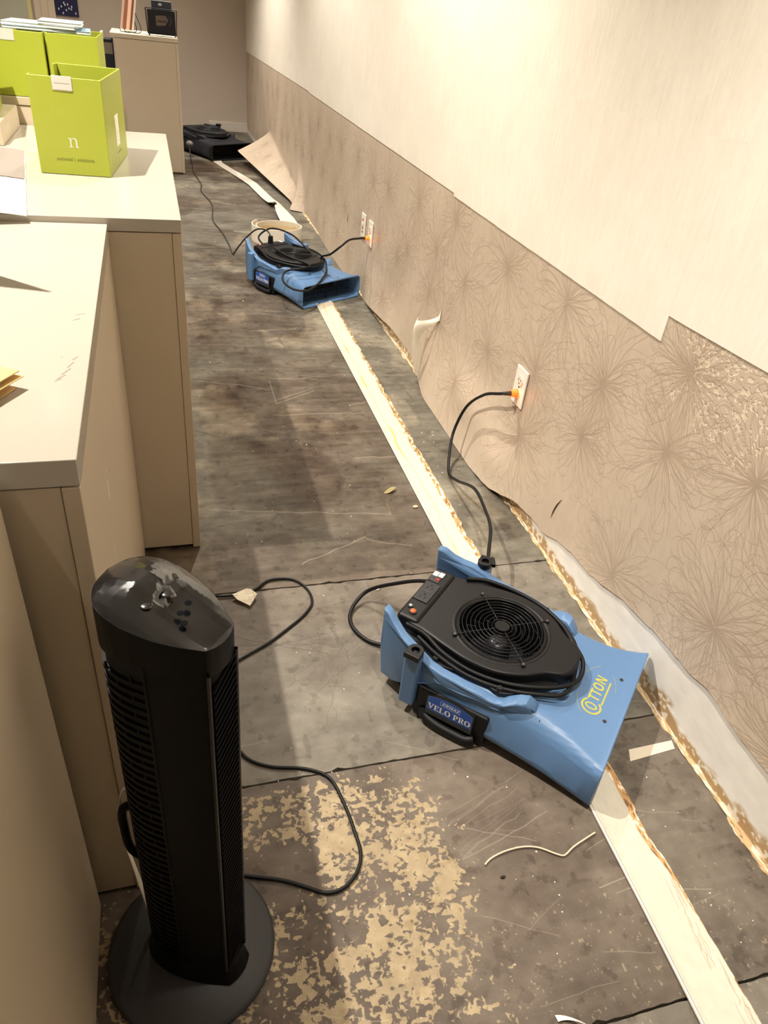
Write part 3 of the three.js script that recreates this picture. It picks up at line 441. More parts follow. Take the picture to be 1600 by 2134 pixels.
// ------------------------------------------------------------------ air movers
function roundRect(hw, y0, y1, r, n = 10) { // closed ring in (z, y)
  const p = [], cs = [[hw - r, y1 - r, 0], [-hw + r, y1 - r, 1], [-hw + r, y0 + r, 2], [hw - r, y0 + r, 3]];
  for (const [z, y, q] of cs) for (let i = 0; i <= n; i++) { const a = (q + i / n) * Math.PI / 2; p.push([z + r * Math.cos(a), y + r * Math.sin(a)]); }
  return p;
}
function airMover(label, pos, turn, shell, opts = {}) {
  const t = thing('air_mover', label, 'air mover', pos, turn), shade = opts.black ? mat(0x0e1016, 0.6) : black;
  // shell and nozzle: u runs to the outlet, z to the left side
  const secs = [[-0.205, 0.13, 0.026, 0.118, 0.024], [-0.17, 0.150, 0.022, 0.128, 0.03], [-0.10, 0.170, 0.018, 0.134, 0.035], [0.0, 0.172, 0.016, 0.134, 0.036], [0.08, 0.164, 0.014, 0.132, 0.036], [0.14, 0.158, 0.012, 0.126, 0.036], [0.19, 0.162, 0.009, 0.117, 0.034], [0.235, 0.174, 0.006, 0.111, 0.03], [0.27, 0.187, 0.004, 0.109, 0.026], [0.287, 0.195, 0.002, 0.112, 0.024], [0.292, 0.196, 0.001, 0.113, 0.024]];
  const interp = (u) => { let i = 1; while (i < secs.length - 1 && secs[i][0] < u) i++; const a = secs[i - 1], b = secs[i], k = clamp((u - a[0]) / (b[0] - a[0])); return a.map((v, q) => lerp(v, b[q], k)); };
  const soft = (u) => { const n = 9, o = [0, 0, 0, 0, 0], h = Math.min(0.03, u + 0.205, 0.292 - u); for (let k = 0; k < n; k++) interp(u + h * (k / (n - 1) * 2 - 1)).forEach((v, q) => { o[q] += v / n; }); return o; };
  const ring = (u, s, off = 0) => roundRect(s[1] - off, s[2] + off, s[3] - off, Math.max(0.006, s[4] - off)).map(([z, y]) => [u, y, z * lerp(Math.max(1, lerp(0.174, 0.196, clamp((u + 0.1) / 0.39)) / s[1] * (u < -0.1 ? s[1] / 0.174 : 1)), 1, sm(0, 1, (y - s[2]) / (s[3] - s[2])))]);
  const us = []; for (let k = 0; k <= 44; k++) us.push(-0.205 + 0.497 * k / 44);
  const last = secs[secs.length - 1];
  const rings = us.map((u) => ring(u, soft(u)));
  rings.push(ring(0.294, last, 0.0015), ring(0.294, last, 0.006), ring(0.288, last, 0.0075)); for (const u of [0.27, 0.235, 0.19, 0.15]) rings.push(ring(u, soft(u), 0.008));
  const bore = new Brush(new THREE.CylinderGeometry(0.0945, 0.0945, 0.2, 56).translate(0, 0.159, 0)), whole = new Brush(loft(rings, true, true, 0.7));
  bore.updateMatrixWorld(); whole.updateMatrixWorld(); const cutter = new Evaluator(); cutter.useGroups = false; cutter.attributes = ['position', 'normal', 'uv'];
  part('shell', cutter.evaluate(whole, bore, SUBTRACTION).geometry, shell, t);
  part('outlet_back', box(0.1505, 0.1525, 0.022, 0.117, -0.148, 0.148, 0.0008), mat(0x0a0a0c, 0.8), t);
  for (let k = 0; k < 5; k++) part('outlet_bar', box(0.248, 0.252, 0.022 + k * 0.018, 0.0245 + k * 0.018, -0.162, 0.162, 0.0008), shade, t);
  for (const z of [-0.075, 0, 0.075]) part('outlet_bar', box(0.249, 0.253, 0.014, 0.102, z - 0.0015, z + 0.0015, 0.0006), shade, t);
  // raised side walls with the rear fins
  const zc = (u) => table([[-0.22, 0.126], [-0.19, 0.136], [-0.15, 0.152], [-0.11, 0.161], [-0.06, 0.162], [0, 0.161], [0.06, 0.156], [0.1, 0.144], [0.15, 0.118]], u);
  const prof = [[-0.205, 0.03], [-0.216, 0.11], [-0.219, 0.205], [-0.205, 0.202], [-0.185, 0.187], [-0.16, 0.175], [-0.13, 0.168], [-0.105, 0.159], [-0.085, 0.148], [-0.06, 0.143], [-0.03, 0.1405], [0.0, 0.138], [0.035, 0.134], [0.05, 0.130], [0.07, 0.130], [0.085, 0.139], [0.10, 0.147], [0.118, 0.147], [0.135, 0.131], [0.142, 0.118], [0.142, 0.1], [0.05, 0.112], [-0.06, 0.112], [-0.12, 0.07], [-0.17, 0.035]].map(([x, y]) => [x, opts.black ? Math.min(y, 0.168) : y]);
  for (const s of [1, -1]) {
    const pts = prof.flatMap((p, i) => { const q = prof[(i + 1) % prof.length], n = Math.max(1, Math.ceil(Math.hypot(p[0] - q[0], p[1] - q[1]) / 0.012)); return [...Array(n).keys()].map((k) => [lerp(p[0], q[0], k / n), lerp(p[1], q[1], k / n)]); });
    const g = extrude(pts, 0.014, 0.004, [], 3), A = g.attributes.position;
    for (let i = 0; i < A.count; i++) { const x = A.getX(i), y = A.getY(i); A.setZ(i, s * (zc(x) + (A.getZ(i) - 0.007) * (y > 0.13 && x > 0.07 ? 1.5 : 1) + 0.004 - 0.05 * Math.max(0, y - 0.12))); }
    g.computeVertexNormals(); part('side_wall', toCreasedNormals(g, 0.7), shell, t);
    // post with its black arch tab
    part('post', at(rb(0.034, 0.136, 0.026, 0.005, 3), -0.118, 0.097, s * 0.179), shell, t);
    if (!opts.noTabs) {
      const tab = [[-0.017, -0.016]]; for (let k = 0; k <= 14; k++) { const a = Math.PI - k / 14 * Math.PI; tab.push([0.017 * Math.cos(a), 0.004 + 0.017 * Math.sin(a)]); } tab.push([0.017, -0.016]);
      const tb = part('clip_tab', extrude(tab, 0.011, 0.0015, [hole(0, 0.003, 0.0105)]).rotateX(-Math.PI / 2).rotateY(s > 0 ? 0 : Math.PI).translate(-0.118, 0.166, s * 0.181), black, t);
      part('clip_boss', new THREE.CylinderGeometry(0.011, 0.011, 0.003, 20).translate(-0.118, 0.1665, s * 0.178), black, tb); part('bolt', new THREE.CylinderGeometry(0.0042, 0.005, 0.006, 6).translate(-0.118, 0.170, s * 0.178), black, tb);
    }
    // handle recess, grip and name plate
    if (!opts.black) {
      part('handle_recess', box(-0.1, 0.062, 0.004, 0.088, s * 0.164 - 0.017, s * 0.164 + 0.017, 0.006), rubber, t);
      const gr = part('grip', tube([[-0.078, 0.03, s * 0.176], [-0.074, 0.02, s * 0.184], [-0.045, 0.0135, s * 0.19], [0.0, 0.012, s * 0.191], [0.03, 0.013, s * 0.189], [0.042, 0.018, s * 0.182]], 0.0108, 40, 12).scale(1, 1, 1), rubber, t); gr.userData.label = 'black rubber grip';
      const [c, g2] = canvas(512, 320); g2.fillStyle = '#2c2f33'; g2.fillRect(0, 0, 512, 320);
      const arch = (i) => { g2.beginPath(); g2.moveTo(14 + i, 310 - i); g2.lineTo(14 + i, 70); g2.quadraticCurveTo(256, -30 + i * 2, 498 - i, 70); g2.lineTo(498 - i, 310 - i); g2.closePath(); };
      arch(0); g2.fillStyle = '#1c4fa8'; g2.fill(); g2.strokeStyle = '#5f7fb4'; g2.lineWidth = 4; arch(6); g2.stroke();
      g2.strokeStyle = '#b9c4d6'; g2.lineWidth = 4; g2.strokeRect(150, 62, 212, 62); g2.fillStyle = '#dfe5ee'; g2.textAlign = 'center'; g2.font = 'italic bold 54px sans-serif'; g2.fillText('DRIEAZ', 256, 110);
      g2.fillStyle = '#f2ecd8'; g2.font = 'bold 104px serif'; g2.fillText('VELO PRO', 256, 228, 470); g2.fillStyle = '#2c2f33'; g2.fillRect(0, 252, 512, 68);
      const sh = new THREE.Shape(); sh.moveTo(-0.053, -0.034); sh.lineTo(0.053, -0.034); sh.lineTo(0.053, 0.018); sh.quadraticCurveTo(0, 0.042, -0.053, 0.018); sh.lineTo(-0.053, -0.034);
      const pg = new THREE.ShapeGeometry(sh, 12), P = pg.attributes.position, U = pg.attributes.uv; for (let i = 0; i < P.count; i++) U.setXY(i, (P.getX(i) + 0.053) / 0.106, (P.getY(i) + 0.034) / 0.066);
      const pl = part('name_plate', new THREE.ExtrudeGeometry(sh, { depth: 0.006, bevelEnabled: false }).rotateY(s > 0 ? 0 : Math.PI).translate(-0.018, 0.066, s * 0.188 - (s < 0 ? 0 : 0.006)), rubber, t);
      part('plate_print', pg.rotateY(s > 0 ? 0 : Math.PI).translate(-0.018, 0.066, s * 0.1888), mat(0xffffff, 0.35, { map: ctex(c) }), pl);
    }
  }
  part('base_pan', box(-0.185, 0.13, 0.0, 0.03, -0.13, 0.13, 0.008), shade, t);
  for (const z of [0.06, -0.06]) part('bolt_hole', new THREE.CylinderGeometry(0.004, 0.004, 0.0025, 14).translate(0.262, 0.1102, z * 1.1), slot, t);
  // flange under the cover with its screw ears
  const fl = smooth([[-0.19, 0.1], [-0.13, 0.134], [-0.09, 0.152], [-0.03, 0.147], [0.03, 0.144], [0.062, 0.149], [0.1, 0.122], [0.15, 0.06], [0.155, 0], [0.15, -0.06], [0.1, -0.122], [0.062, -0.149], [0.03, -0.144], [-0.03, -0.147], [-0.09, -0.152], [-0.13, -0.134], [-0.19, -0.1]], 90);
  part('flange', extrude(fl.map(([x, y]) => [x, y]), 0.006, 0.0015, [hole(0, 0, 0.095)]).rotateX(-Math.PI / 2).translate(0, 0.1335, 0), shade, t);
  for (const [x, z] of [[-0.085, 0.1425], [0.058, 0.141], [-0.085, -0.1425], [0.058, -0.141]]) part('flange_screw', new THREE.CylinderGeometry(0.006, 0.0085, 0.007, 6).translate(x, 0.1445, z), opts.black ? shade : mat(0x2c2c2e, 0.3, { metalness: 0.6 }), t);
  // cover with intake opening
  const cv = smooth([[-0.196, 0.092], [-0.172, 0.100], [-0.14, 0.104], [-0.08, 0.118], [-0.02, 0.128], [0.04, 0.122], [0.09, 0.098], [0.125, 0.066], [0.16, 0.046], [0.172, 0.02], [0.172, -0.02], [0.16, -0.046], [0.125, -0.066], [0.09, -0.098], [0.04, -0.122], [-0.02, -0.128], [-0.08, -0.118], [-0.14, -0.104], [-0.172, -0.100], [-0.196, -0.092], [-0.2, 0]], 110);
  part('cover', extrude(cv, 0.02, 0.006, [hole(0, 0, 0.098)], 4).rotateX(-Math.PI / 2).translate(0, 0.139, 0), shade, t);
  // bell mouth, well, impeller
  part('intake_bell', new THREE.LatheGeometry([[0.107, 0.1655], [0.103, 0.167], [0.098, 0.165], [0.094, 0.156], [0.093, 0.14], [0.093, 0.06]].map((p) => new THREE.Vector2(...p)), 56), shade, t);
  const imp = part('impeller', merge([new THREE.CylinderGeometry(0.088, 0.088, 0.004, 40).translate(0, 0.062, 0), ...[...Array(22).keys()].map((k) => at(rb(0.022, 0.05, 0.002, 0.0006), 0, 0, 0).rotateY(0.7).translate(0.078, 0.09, 0).rotateY(k / 22 * TAU))]), mat(0x1b1c20, 0.35), t);
  part('motor_hub', new THREE.LatheGeometry([[0, 0.132], [0.016, 0.131], [0.022, 0.126], [0.03, 0.11], [0.034, 0.064]].map((p) => new THREE.Vector2(...p)), 32), mat(0x24252a, 0.3), imp);
  // wire grille: rings, four arms, hub
  const wireM = opts.black ? shade : mat(0x1c1c1e, 0.28, { metalness: 0.5 });
  const gl = new THREE.Group(); gl.name = 'grille'; t.add(gl);
  for (let k = 0; k < 9; k++) part('ring', new THREE.TorusGeometry(0.022 + k * 0.0092, 0.0011, 6, 56).rotateX(Math.PI / 2).translate(0, 0.170 + (k > 7 ? -0.001 : 0), 0), wireM, gl);
  part('hub_disc', new THREE.CylinderGeometry(0.016, 0.016, 0.003, 28).translate(0, 0.171, 0), wireM, gl);
  for (let k = 0; k < 4; k++) { const a = k * Math.PI / 2 + Math.PI / 4 + 0.02; part('arm', new THREE.CylinderGeometry(0.0016, 0.0016, 0.094, 6).rotateZ(Math.PI / 2).translate(0.061, 0.1685, 0).rotateY(a), wireM, gl); part('eyelet', new THREE.TorusGeometry(0.0042, 0.0013, 6, 16).rotateX(Math.PI / 2).translate(0.109, 0.1682, 0).rotateY(a), wireM, gl); part('screw', new THREE.CylinderGeometry(0.003, 0.0032, 0.004, 10).translate(0.109, 0.168, 0).rotateY(a), opts.black ? shade : steel, gl); }
  if (!opts.black) {
    // control box at the rear: keypad, socket, buttons
    const cb = part('control_box', at(rb(0.052, 0.05, 0.196, 0.009, 3), -0.181, 0.146, 0), black, t);
    const kp = part('keypad', at(rb(0.026, 0.0016, 0.044, 0.0008), -0.19, 0.1717, -0.064), mat(0x2a2a2d, 0.4), t);
    part('key', at(rb(0.012, 0.0012, 0.017, 0.0005), -0.1955, 0.1729, -0.07), mat(0xdad7d2, 0.4), kp); part('key', at(rb(0.012, 0.0012, 0.017, 0.0005), -0.182, 0.1729, -0.072), mat(0xcfccc8, 0.4), kp);
    part('led_display', at(rb(0.007, 0.001, 0.008, 0.0004), -0.183, 0.1728, -0.053), mat(0x400508, 0.3, { emissive: 0xff2030, emissiveIntensity: opts.off ? 0 : 0.7 }), kp);
    const so = part('socket', at(rb(0.036, 0.003, 0.07, 0.001), -0.184, 0.1722, 0.0), mat(0x1f1f22, 0.5), t);
    for (const z of [-0.018, 0.018]) { part('slot', at(rb(0.0016, 0.0006, 0.006, 0.0002), -0.178, 0.1739, z + 0.003), mat(0x050505, 0.9), so); part('slot', at(rb(0.0016, 0.0006, 0.007, 0.0002), -0.190, 0.1739, z + 0.003), mat(0x050505, 0.9), so); part('slot', at(rb(0.004, 0.0006, 0.004, 0.0002), -0.184, 0.1739, z - 0.007), mat(0x050505, 0.9), so); }
    part('test_key', at(rb(0.02, 0.001, 0.007, 0.0003), -0.184, 0.1739, 0.0), mat(0x2c2c30, 0.5), so);
    const bt = part('reset_button', new THREE.CylinderGeometry(0.006, 0.007, 0.004, 18).translate(-0.192, 0.1725, 0.062), mat(0x26262a, 0.4), t); part('button_cap', new THREE.SphereGeometry(0.0032, 12, 8).scale(1, 0.6, 1).translate(-0.192, 0.1748, 0.062), mat(0xe6e0d6, 0.4), bt);
    const ob = part('breaker_button', new THREE.CylinderGeometry(0.0085, 0.0095, 0.004, 20).translate(-0.179, 0.1725, 0.075), mat(0x26262a, 0.4), t); part('button_cap', new THREE.SphereGeometry(0.0065, 14, 8).scale(1, 0.45, 1).translate(-0.179, 0.1748, 0.075), mat(0xe05a24, 0.4), ob);
  }
  if (opts.stamp) {
    const [c, g2] = canvas(640, 320); g2.clearRect(0, 0, 640, 320); opts.stamp(g2);
    const s = sheet(10, 10, (u, v) => { const z = lerp(0.085, -0.085, u) , x = lerp(0.27, 0.185, v); return [x, soft(x)[3] + 0.0006, z + (opts.stampShift ?? 0)]; }, (u, v) => [u, v]);
    part('stencil', s, mat(0xffffff, 0.5, { map: ctex(c), transparent: true }), t);
  }
  return t;
}
const toLocal = (t, p) => { const c = Math.cos(t.rotation.y), s = Math.sin(t.rotation.y), x = p[0] - t.position.x, z = p[2] - t.position.z; return [c * x - s * z, p[1] - t.position.y, s * x + c * z]; };
const blue = mat(0x56779f, 0.4);
// a moulded plug whose tip glows orange while it is live
function livePlug(t, p) {
  const [x, y, z] = p; const l = toLocal(t, [x, y, z]);
  const g = new THREE.Group(); g.name = 'plug'; t.add(g); g.position.set(...l); g.rotation.y = -t.rotation.y;
  part('plug_body', merge([new THREE.CylinderGeometry(0.0125, 0.0095, 0.02, 20).rotateZ(-Math.PI / 2).translate(0.001, 0, 0), new THREE.CylinderGeometry(0.0135, 0.0135, 0.004, 20).rotateZ(Math.PI / 2).translate(0.0125, 0, 0)]), mat(0xff8a3a, 0.25, { emissive: 0xff6a10, emissiveIntensity: 0.45 }), g);
  part('strain_relief', new THREE.CylinderGeometry(0.0075, 0.0048, 0.026, 14).rotateZ(-Math.PI / 2).translate(-0.021, 0, 0), mat(0x2a2420, 0.3), g);
  const pl = new THREE.PointLight(0xff8030, 0.003, 0, 2); pl.position.set(-0.004, 0, 0.017); pl.castShadow = true; pl.name = 'glow'; g.add(pl);
}
function cordOf(t, pts, r, name = 'power_cord', seg = 160) { return part(name, tube(pts.map((p) => toLocal(t, p)), r, seg, 8), rubber, t); }
const cottonStamp = (g) => { g.strokeStyle = 'rgba(196,188,70,0.7)'; g.fillStyle = 'rgba(196,188,70,0.75)'; g.lineWidth = 3; g.beginPath(); g.ellipse(320, 150, 280, 135, 0, 3.4, 4.3); g.stroke(); g.beginPath(); g.ellipse(320, 150, 290, 140, 0, 5.2, 6.0); g.stroke(); g.beginPath(); g.ellipse(320, 150, 285, 140, 0, 0.5, 1.3); g.stroke();
  g.lineWidth = 17; g.beginPath(); g.arc(150, 160, 72, 0.7, 5.6); g.stroke(); g.beginPath(); g.ellipse(152, 158, 26, 42, 0, 0, 7); g.lineWidth = 15; g.stroke(); g.lineWidth = 14; g.beginPath(); g.moveTo(205, 226); g.lineTo(480, 226); g.stroke(); g.font = 'bold 120px sans-serif'; g.fillText('TTON', 215, 196, 290); };
const ovalStamp = (g) => { g.strokeStyle = 'rgba(60,62,66,0.8)'; g.lineWidth = 8; g.beginPath(); g.ellipse(320, 150, 190, 80, 0, 0, 7); g.stroke(); g.fillStyle = 'rgba(52,54,58,0.85)'; g.font = 'italic bold 92px sans-serif'; g.textAlign = 'center'; g.fillText('COTTON', 320, 182, 330); };
{
  const t = airMover('blue air mover nearest the viewer, yellow COTTON stencil on its nozzle', [0.6445, 0.0, -0.993], -0.795, blue, { stamp: cottonStamp });
  cordOf(t, [[0.704, 0.174, -1.185], [0.712, 0.174, -1.21], [0.72, 0.147, -1.243], [0.78, 0.141, -1.374], [0.808, 0.125, -1.47], [0.825, 0.117, -1.588], [0.84, 0.04, -1.759], [0.85, 0.014, -1.843], [0.875, 0.049, -1.919], [0.90, 0.093, -1.97], [0.93, 0.179, -1.974], [0.945, 0.267, -1.89], [0.95, 0.315, -1.80], [0.955, 0.339, -1.752]], 0.0048);
  livePlug(t, [0.972, 0.338, -1.755]);
  // slack wound twice round the cover, then a loop behind the machine
  const loc = (pts, r, name) => part(name, tube(pts, r, 160, 8), rubber, t);
  loc([[-0.13, 0.170, -0.1], [-0.09, 0.168, -0.124], [-0.02, 0.160, -0.139], [0.05, 0.156, -0.131], [0.105, 0.153, -0.104], [0.142, 0.152, -0.066], [0.178, 0.146, -0.03], [0.186, 0.142, 0.02], [0.165, 0.146, 0.062], [0.115, 0.149, 0.103], [0.06, 0.149, 0.127], [-0.01, 0.149, 0.137], [-0.08, 0.155, 0.129], [-0.13, 0.163, 0.112], [-0.175, 0.168, 0.112]], 0.0048, 'wound_cord');
  loc([[-0.12, 0.160, -0.108], [-0.06, 0.154, -0.137], [0.0, 0.148, -0.147], [0.06, 0.146, -0.137], [0.115, 0.144, -0.106], [0.152, 0.144, -0.064], [0.172, 0.138, 0.0], [0.172, 0.140, 0.075], [0.12, 0.143, 0.114], [0.06, 0.142, 0.137], [-0.01, 0.142, 0.1455], [-0.08, 0.148, 0.138], [-0.14, 0.158, 0.122]], 0.0048, 'wound_cord');
  cordOf(t, [[0.56, 0.158, -1.15], [0.539, 0.15, -1.183], [0.492, 0.1, -1.243], [0.428, 0.03, -1.298], [0.385, 0.008, -1.262], [0.376, 0.006, -1.215], [0.40, 0.006, -1.16], [0.44, 0.012, -1.13], [0.48, 0.03, -1.12]], 0.0048, 'cord_loop');
}
{
  const t = airMover('blue air mover further along the aisle, with a cord looped over its nozzle', [0.652, 0.0, -3.725], -1.03, blue, { stamp: ovalStamp, off: true, noTabs: true });
  part('wound_cord', tube([[-0.13, 0.17, -0.1], [-0.02, 0.163, -0.139], [0.05, 0.16, -0.131], [0.105, 0.157, -0.104], [0.16, 0.156, -0.05], [0.175, 0.15, 0.02], [0.15, 0.152, 0.075], [0.06, 0.154, 0.127], [-0.03, 0.154, 0.137], [-0.12, 0.165, 0.112], [-0.17, 0.17, 0.10]], 0.0052, 140, 8), rubber, t);
  cordOf(t, [[0.56, 0.176, -3.79], [0.60, 0.177, -3.66], [0.70, 0.165, -3.535], [0.645, 0.16, -3.501], [0.575, 0.15, -3.492], [0.55, 0.128, -3.42], [0.585, 0.117, -3.33], [0.64, 0.115, -3.315], [0.70, 0.117, -3.38], [0.745, 0.12, -3.46], [0.79, 0.135, -3.56], [0.79, 0.17, -3.62], [0.77, 0.19, -3.60], [0.79, 0.24, -3.48], [0.83, 0.285, -3.45], [0.88, 0.305, -3.49], [0.93, 0.307, -3.512], [0.955, 0.309, -3.513]], 0.005);
  livePlug(t, [0.972, 0.309, -3.516]);
  cordOf(t, [[0.53, 0.155, -3.87], [0.50, 0.19, -3.93], [0.56, 0.235, -3.93], [0.66, 0.225, -3.87], [0.72, 0.185, -3.80], [0.74, 0.168, -3.76]], 0.0048, 'cord_loop');
}
{
  const bm = mat(0x14161e, 0.6), t = airMover('black air mover in the far corner, fed by a long thin cord', [0.50, 0.0, -7.42], -1.0, bm, { black: true }); t.scale.setScalar(1.18);
  t.userData.category = 'air mover';
  part('plug_knob', new THREE.SphereGeometry(0.028, 16, 12).scale(1.2, 0.8, 0.8).translate(...toLocal(t, [0.318, 0.1, -7.2]).map((v) => v / 1.18)), mat(0x6d675f, 0.6), t);
  const e = thing('extension_cord', 'long thin dark cord winding from the black mover to the far blue mover', 'cord', [0, 0, 0]);
  part('cable', tube([[0.314, 0.085, -7.18], [0.312, 0.02, -7.0], [0.314, 0.005, -6.87], [0.306, 0.005, -6.515], [0.336, 0.005, -6.044], [0.322, 0.005, -5.834], [0.368, 0.005, -5.445], [0.344, 0.005, -5.051], [0.347, 0.005, -4.931], [0.376, 0.005, -4.708], [0.393, 0.005, -4.43], [0.398, 0.006, -4.26], [0.42, 0.06, -4.20], [0.45, 0.132, -4.11], [0.50, 0.21, -4.003], [0.54, 0.227, -3.925], [0.553, 0.215, -3.888], [0.556, 0.205, -3.884]], 0.0042, 260, 7), mat(0x2a221e, 0.5), e);
  part('plug', new THREE.CylinderGeometry(0.012, 0.014, 0.034, 12).translate(0.556, 0.1925, -3.882), rubber, e);
}

// ------------------------------------------------------------------ tower fan
{
  const t = thing('tower_fan', 'tall black tower fan with a glossy domed top, in front of the counter cabinets', 'fan', [-0.033, 0, -0.562], -0.73);
  const dark = mat(0x08090c, 0.5, { specularIntensity: 0.35 }), gloss = mat(0x080a10, 0.2, { clearcoat: 0.9, clearcoatRoughness: 0.16 }), baseM = mat(0x38383a, 0.45, { specularIntensity: 0.7 }), inner = mat(0x050506, 0.8);
  const half = smooth([[0.080, 0.022], [0.05, 0.0375], [0.02, 0.0465], [-0.008, 0.049], [-0.034, 0.043], [-0.05, 0.026], [-0.056, 0]], 40, false), nose = [...Array(9).keys()].map((k) => { const z = lerp(-0.0215, 0.0215, k / 8); return [0.0862 - 0.006 * (z / 0.022) ** 2, z]; });
  const out = [...nose, ...half, ...half.slice(0, -1).reverse().map(([x, z]) => [x, -z])];
  const ring = (y, k = 1, d = 0) => out.map(([x, z]) => { const L = Math.hypot(x - 0.012, z); return [0.012 + (x - 0.012) * (k - d / L), typeof y === 'function' ? y(x, z, k) : y, z * (k - d / L)]; });
  part('base', new THREE.LatheGeometry([[0, 0.034], [0.05, 0.034], [0.075, 0.031], [0.1, 0.022], [0.12, 0.014], [0.1255, 0.009], [0.126, 0.004], [0.122, 0.0], [0, 0]].map((p) => new THREE.Vector2(...p)), 72), baseM, t);
  part('collar', loft([ring(0.03, 1.12), ring(0.05, 1.03), ring(0.066, 1.01), ring(0.068, 0.98)], false, true), dark, t);
  part('body', loft([ring(0.06, 1, 0.004), ring(0.688, 1, 0.004)], true, true, 0.5), inner, t);
  // smooth flanks between intake and outlet
  for (const s of [1, -1]) part('flank', loft([0.066, 0.69].map((y) => { const o = [[0.081, 0.0215], [0.066, 0.030], [0.05, 0.037], [0.036, 0.0418], [0.022, 0.0455], [0.022, 0.040], [0.05, 0.032], [0.078, 0.018]]; return o.map(([x, z]) => [x, y, s * z]); }), true, true, 0.5), dark, t);
  // intake slats round the back, each with two staggered ribs
  const arc = []; for (let k = 0; k <= 30; k++) { const a = lerp(-1, 1, k / 30); arc.push(a); }
  const backPts = smooth([[0.023, 0.0457], [-0.008, 0.0492], [-0.034, 0.0432], [-0.05, 0.0262], [-0.056, 0], [-0.05, -0.0262], [-0.034, -0.0432], [-0.008, -0.0492], [0.023, -0.0457]], 36, false);
  const slatG = (() => { const rings = []; for (const [o, y] of [[0, 0], [0, 0.0062], [0.0045, 0.0062], [0.0045, 0]]) rings.push(backPts.map(([x, z]) => { const L = Math.hypot(x, z); return [x * (1 - o / L), y, z * (1 - o / L)]; })); const g = []; for (let r = 0; r < 4; r++) { const A = rings[r], B = rings[(r + 1) % 4]; g.push(sheet(36, 1, (u, v) => (v ? B : A)[Math.round(u * 36)], null)); } return merge(g); })();
  const ribG = merge([[0.006, 0.0478], [-0.030, 0.0446], [0.006, -0.0478], [-0.030, -0.0446], [-0.054, 0.0]].map(([x, z]) => at(rb(0.0022, 0.0075, 0.0022, 0.0003), x * 0.985, 0.0095, z * 0.985)));
  const ribH = merge([[-0.012, 0.0488], [-0.042, 0.0365], [-0.012, -0.0488], [-0.042, -0.0365]].map(([x, z]) => at(rb(0.0022, 0.0075, 0.0022, 0.0003), x * 0.985, 0.0095, z * 0.985)));
  const slats = [slatG, slatG].map((g, i) => merge([g.clone(), (i ? ribH : ribG).clone()]));
  const gr = new THREE.Group(); gr.name = 'intake_grille'; t.add(gr);
  for (let k = 0; k < 45; k++) { const m = part('slat', slats[k % 2], dark, gr); m.position.y = 0.075 + k * 0.0132; }
  part('grille_frame', box(0.0205, 0.024, 0.066, 0.69, 0.0445, 0.0466, 0.0006), dark, gr); part('grille_frame', box(0.0205, 0.024, 0.066, 0.69, -0.0466, -0.0445, 0.0006), dark, gr);
  // slanted outlet louvers at the front
  const lo = new THREE.Group(); lo.name = 'outlet_grille'; t.add(lo);
  const louG = at(rb(0.006, 0.0022, 0.047, 0.0007), 0, 0, 0).rotateX(0.62);
  for (let k = 0; k < 56; k++) { const m = part('louver', louG, dark, lo); m.position.set(0.0825, 0.088 + k * 0.0107, 0); }
  for (const s of [1, -1]) part('outlet_frame', tube([[0.082, 0.066, s * 0.0222], [0.082, 0.69, s * 0.0222]], 0.0022, 4, 8), mat(0x26262a, 0.35), lo);
  // cap: collar band, then a glossy dome sloping down to the front
  const topY = (x, z, k) => 0.722 + (0.084 - x) * 0.17 + 0.013 * (1 - k * k);
  part('cap_band', loft([ring(0.686, 1.0), ring(0.688, 1.006), ring((x, z) => topY(x, z, 1), 1.006), ring((x, z) => topY(x, z, 1), 0.985)], true, false, 0.5), dark, t);
  const ks = [...Array(22).keys()].map((k) => Math.cos((k + 0.4) / 22.4 * Math.PI / 2));
  part('cap_top', loft([ring((x, z) => topY(x, z, 1) - 0.0004, 1.003), ...ks.map((k) => ring((x, z) => topY(x, z, k), k))], false, true, 1.2), gloss, t);
  const kOf = (x, z) => { const a = Math.atan2(z, x - 0.012); let best = 1, da = 9; for (const [ox, oz] of out) { const d = Math.abs(Math.atan2(Math.sin(Math.atan2(oz, ox - 0.012) - a), Math.cos(Math.atan2(oz, ox - 0.012) - a))); if (d < da) { da = d; best = Math.hypot(ox - 0.012, oz); } } return Math.hypot(x - 0.012, z) / best; };
  const topAt = (x, z) => topY(x, z, kOf(x, z));
  for (const [x, z] of [[-0.0185, -0.004], [0.0045, -0.025], [0.0161, -0.0027], [0.0103, 0.0197]]) part('button', new THREE.SphereGeometry(0.0065, 20, 12).scale(1, 0.25, 1).translate(x, topAt(x, z) - 0.0003, z), gloss, t);
  for (const [x, z] of [[0.0382, -0.007], [0.0404, 0.0076], [0.0496, 0.0134]]) part('print_mark', new THREE.CylinderGeometry(0.0035, 0.0035, 0.0006, 14).translate(x, topAt(x, z) + 0.0001, z), mat(0x141417, 0.9, { specularIntensity: 0.1 }), t);
  part('rear_handle', tube([[-0.054, 0.36, 0.012], [-0.072, 0.35, 0.02], [-0.076, 0.30, 0.022], [-0.07, 0.25, 0.02], [-0.053, 0.235, 0.014]], 0.006, 30, 8), dark, t);
  // pale strap hanging down the back
  const world = (p) => toLocal(t, p);
  const sp = new THREE.CatmullRomCurve3([[-0.085, 0.362, -0.612], [-0.101, 0.345, -0.628], [-0.113, 0.31, -0.628], [-0.116, 0.26, -0.626], [-0.109, 0.19, -0.622], [-0.100, 0.12, -0.612], [-0.090, 0.06, -0.598], [-0.082, 0.034, -0.585]].map((p) => V(...world(p))));
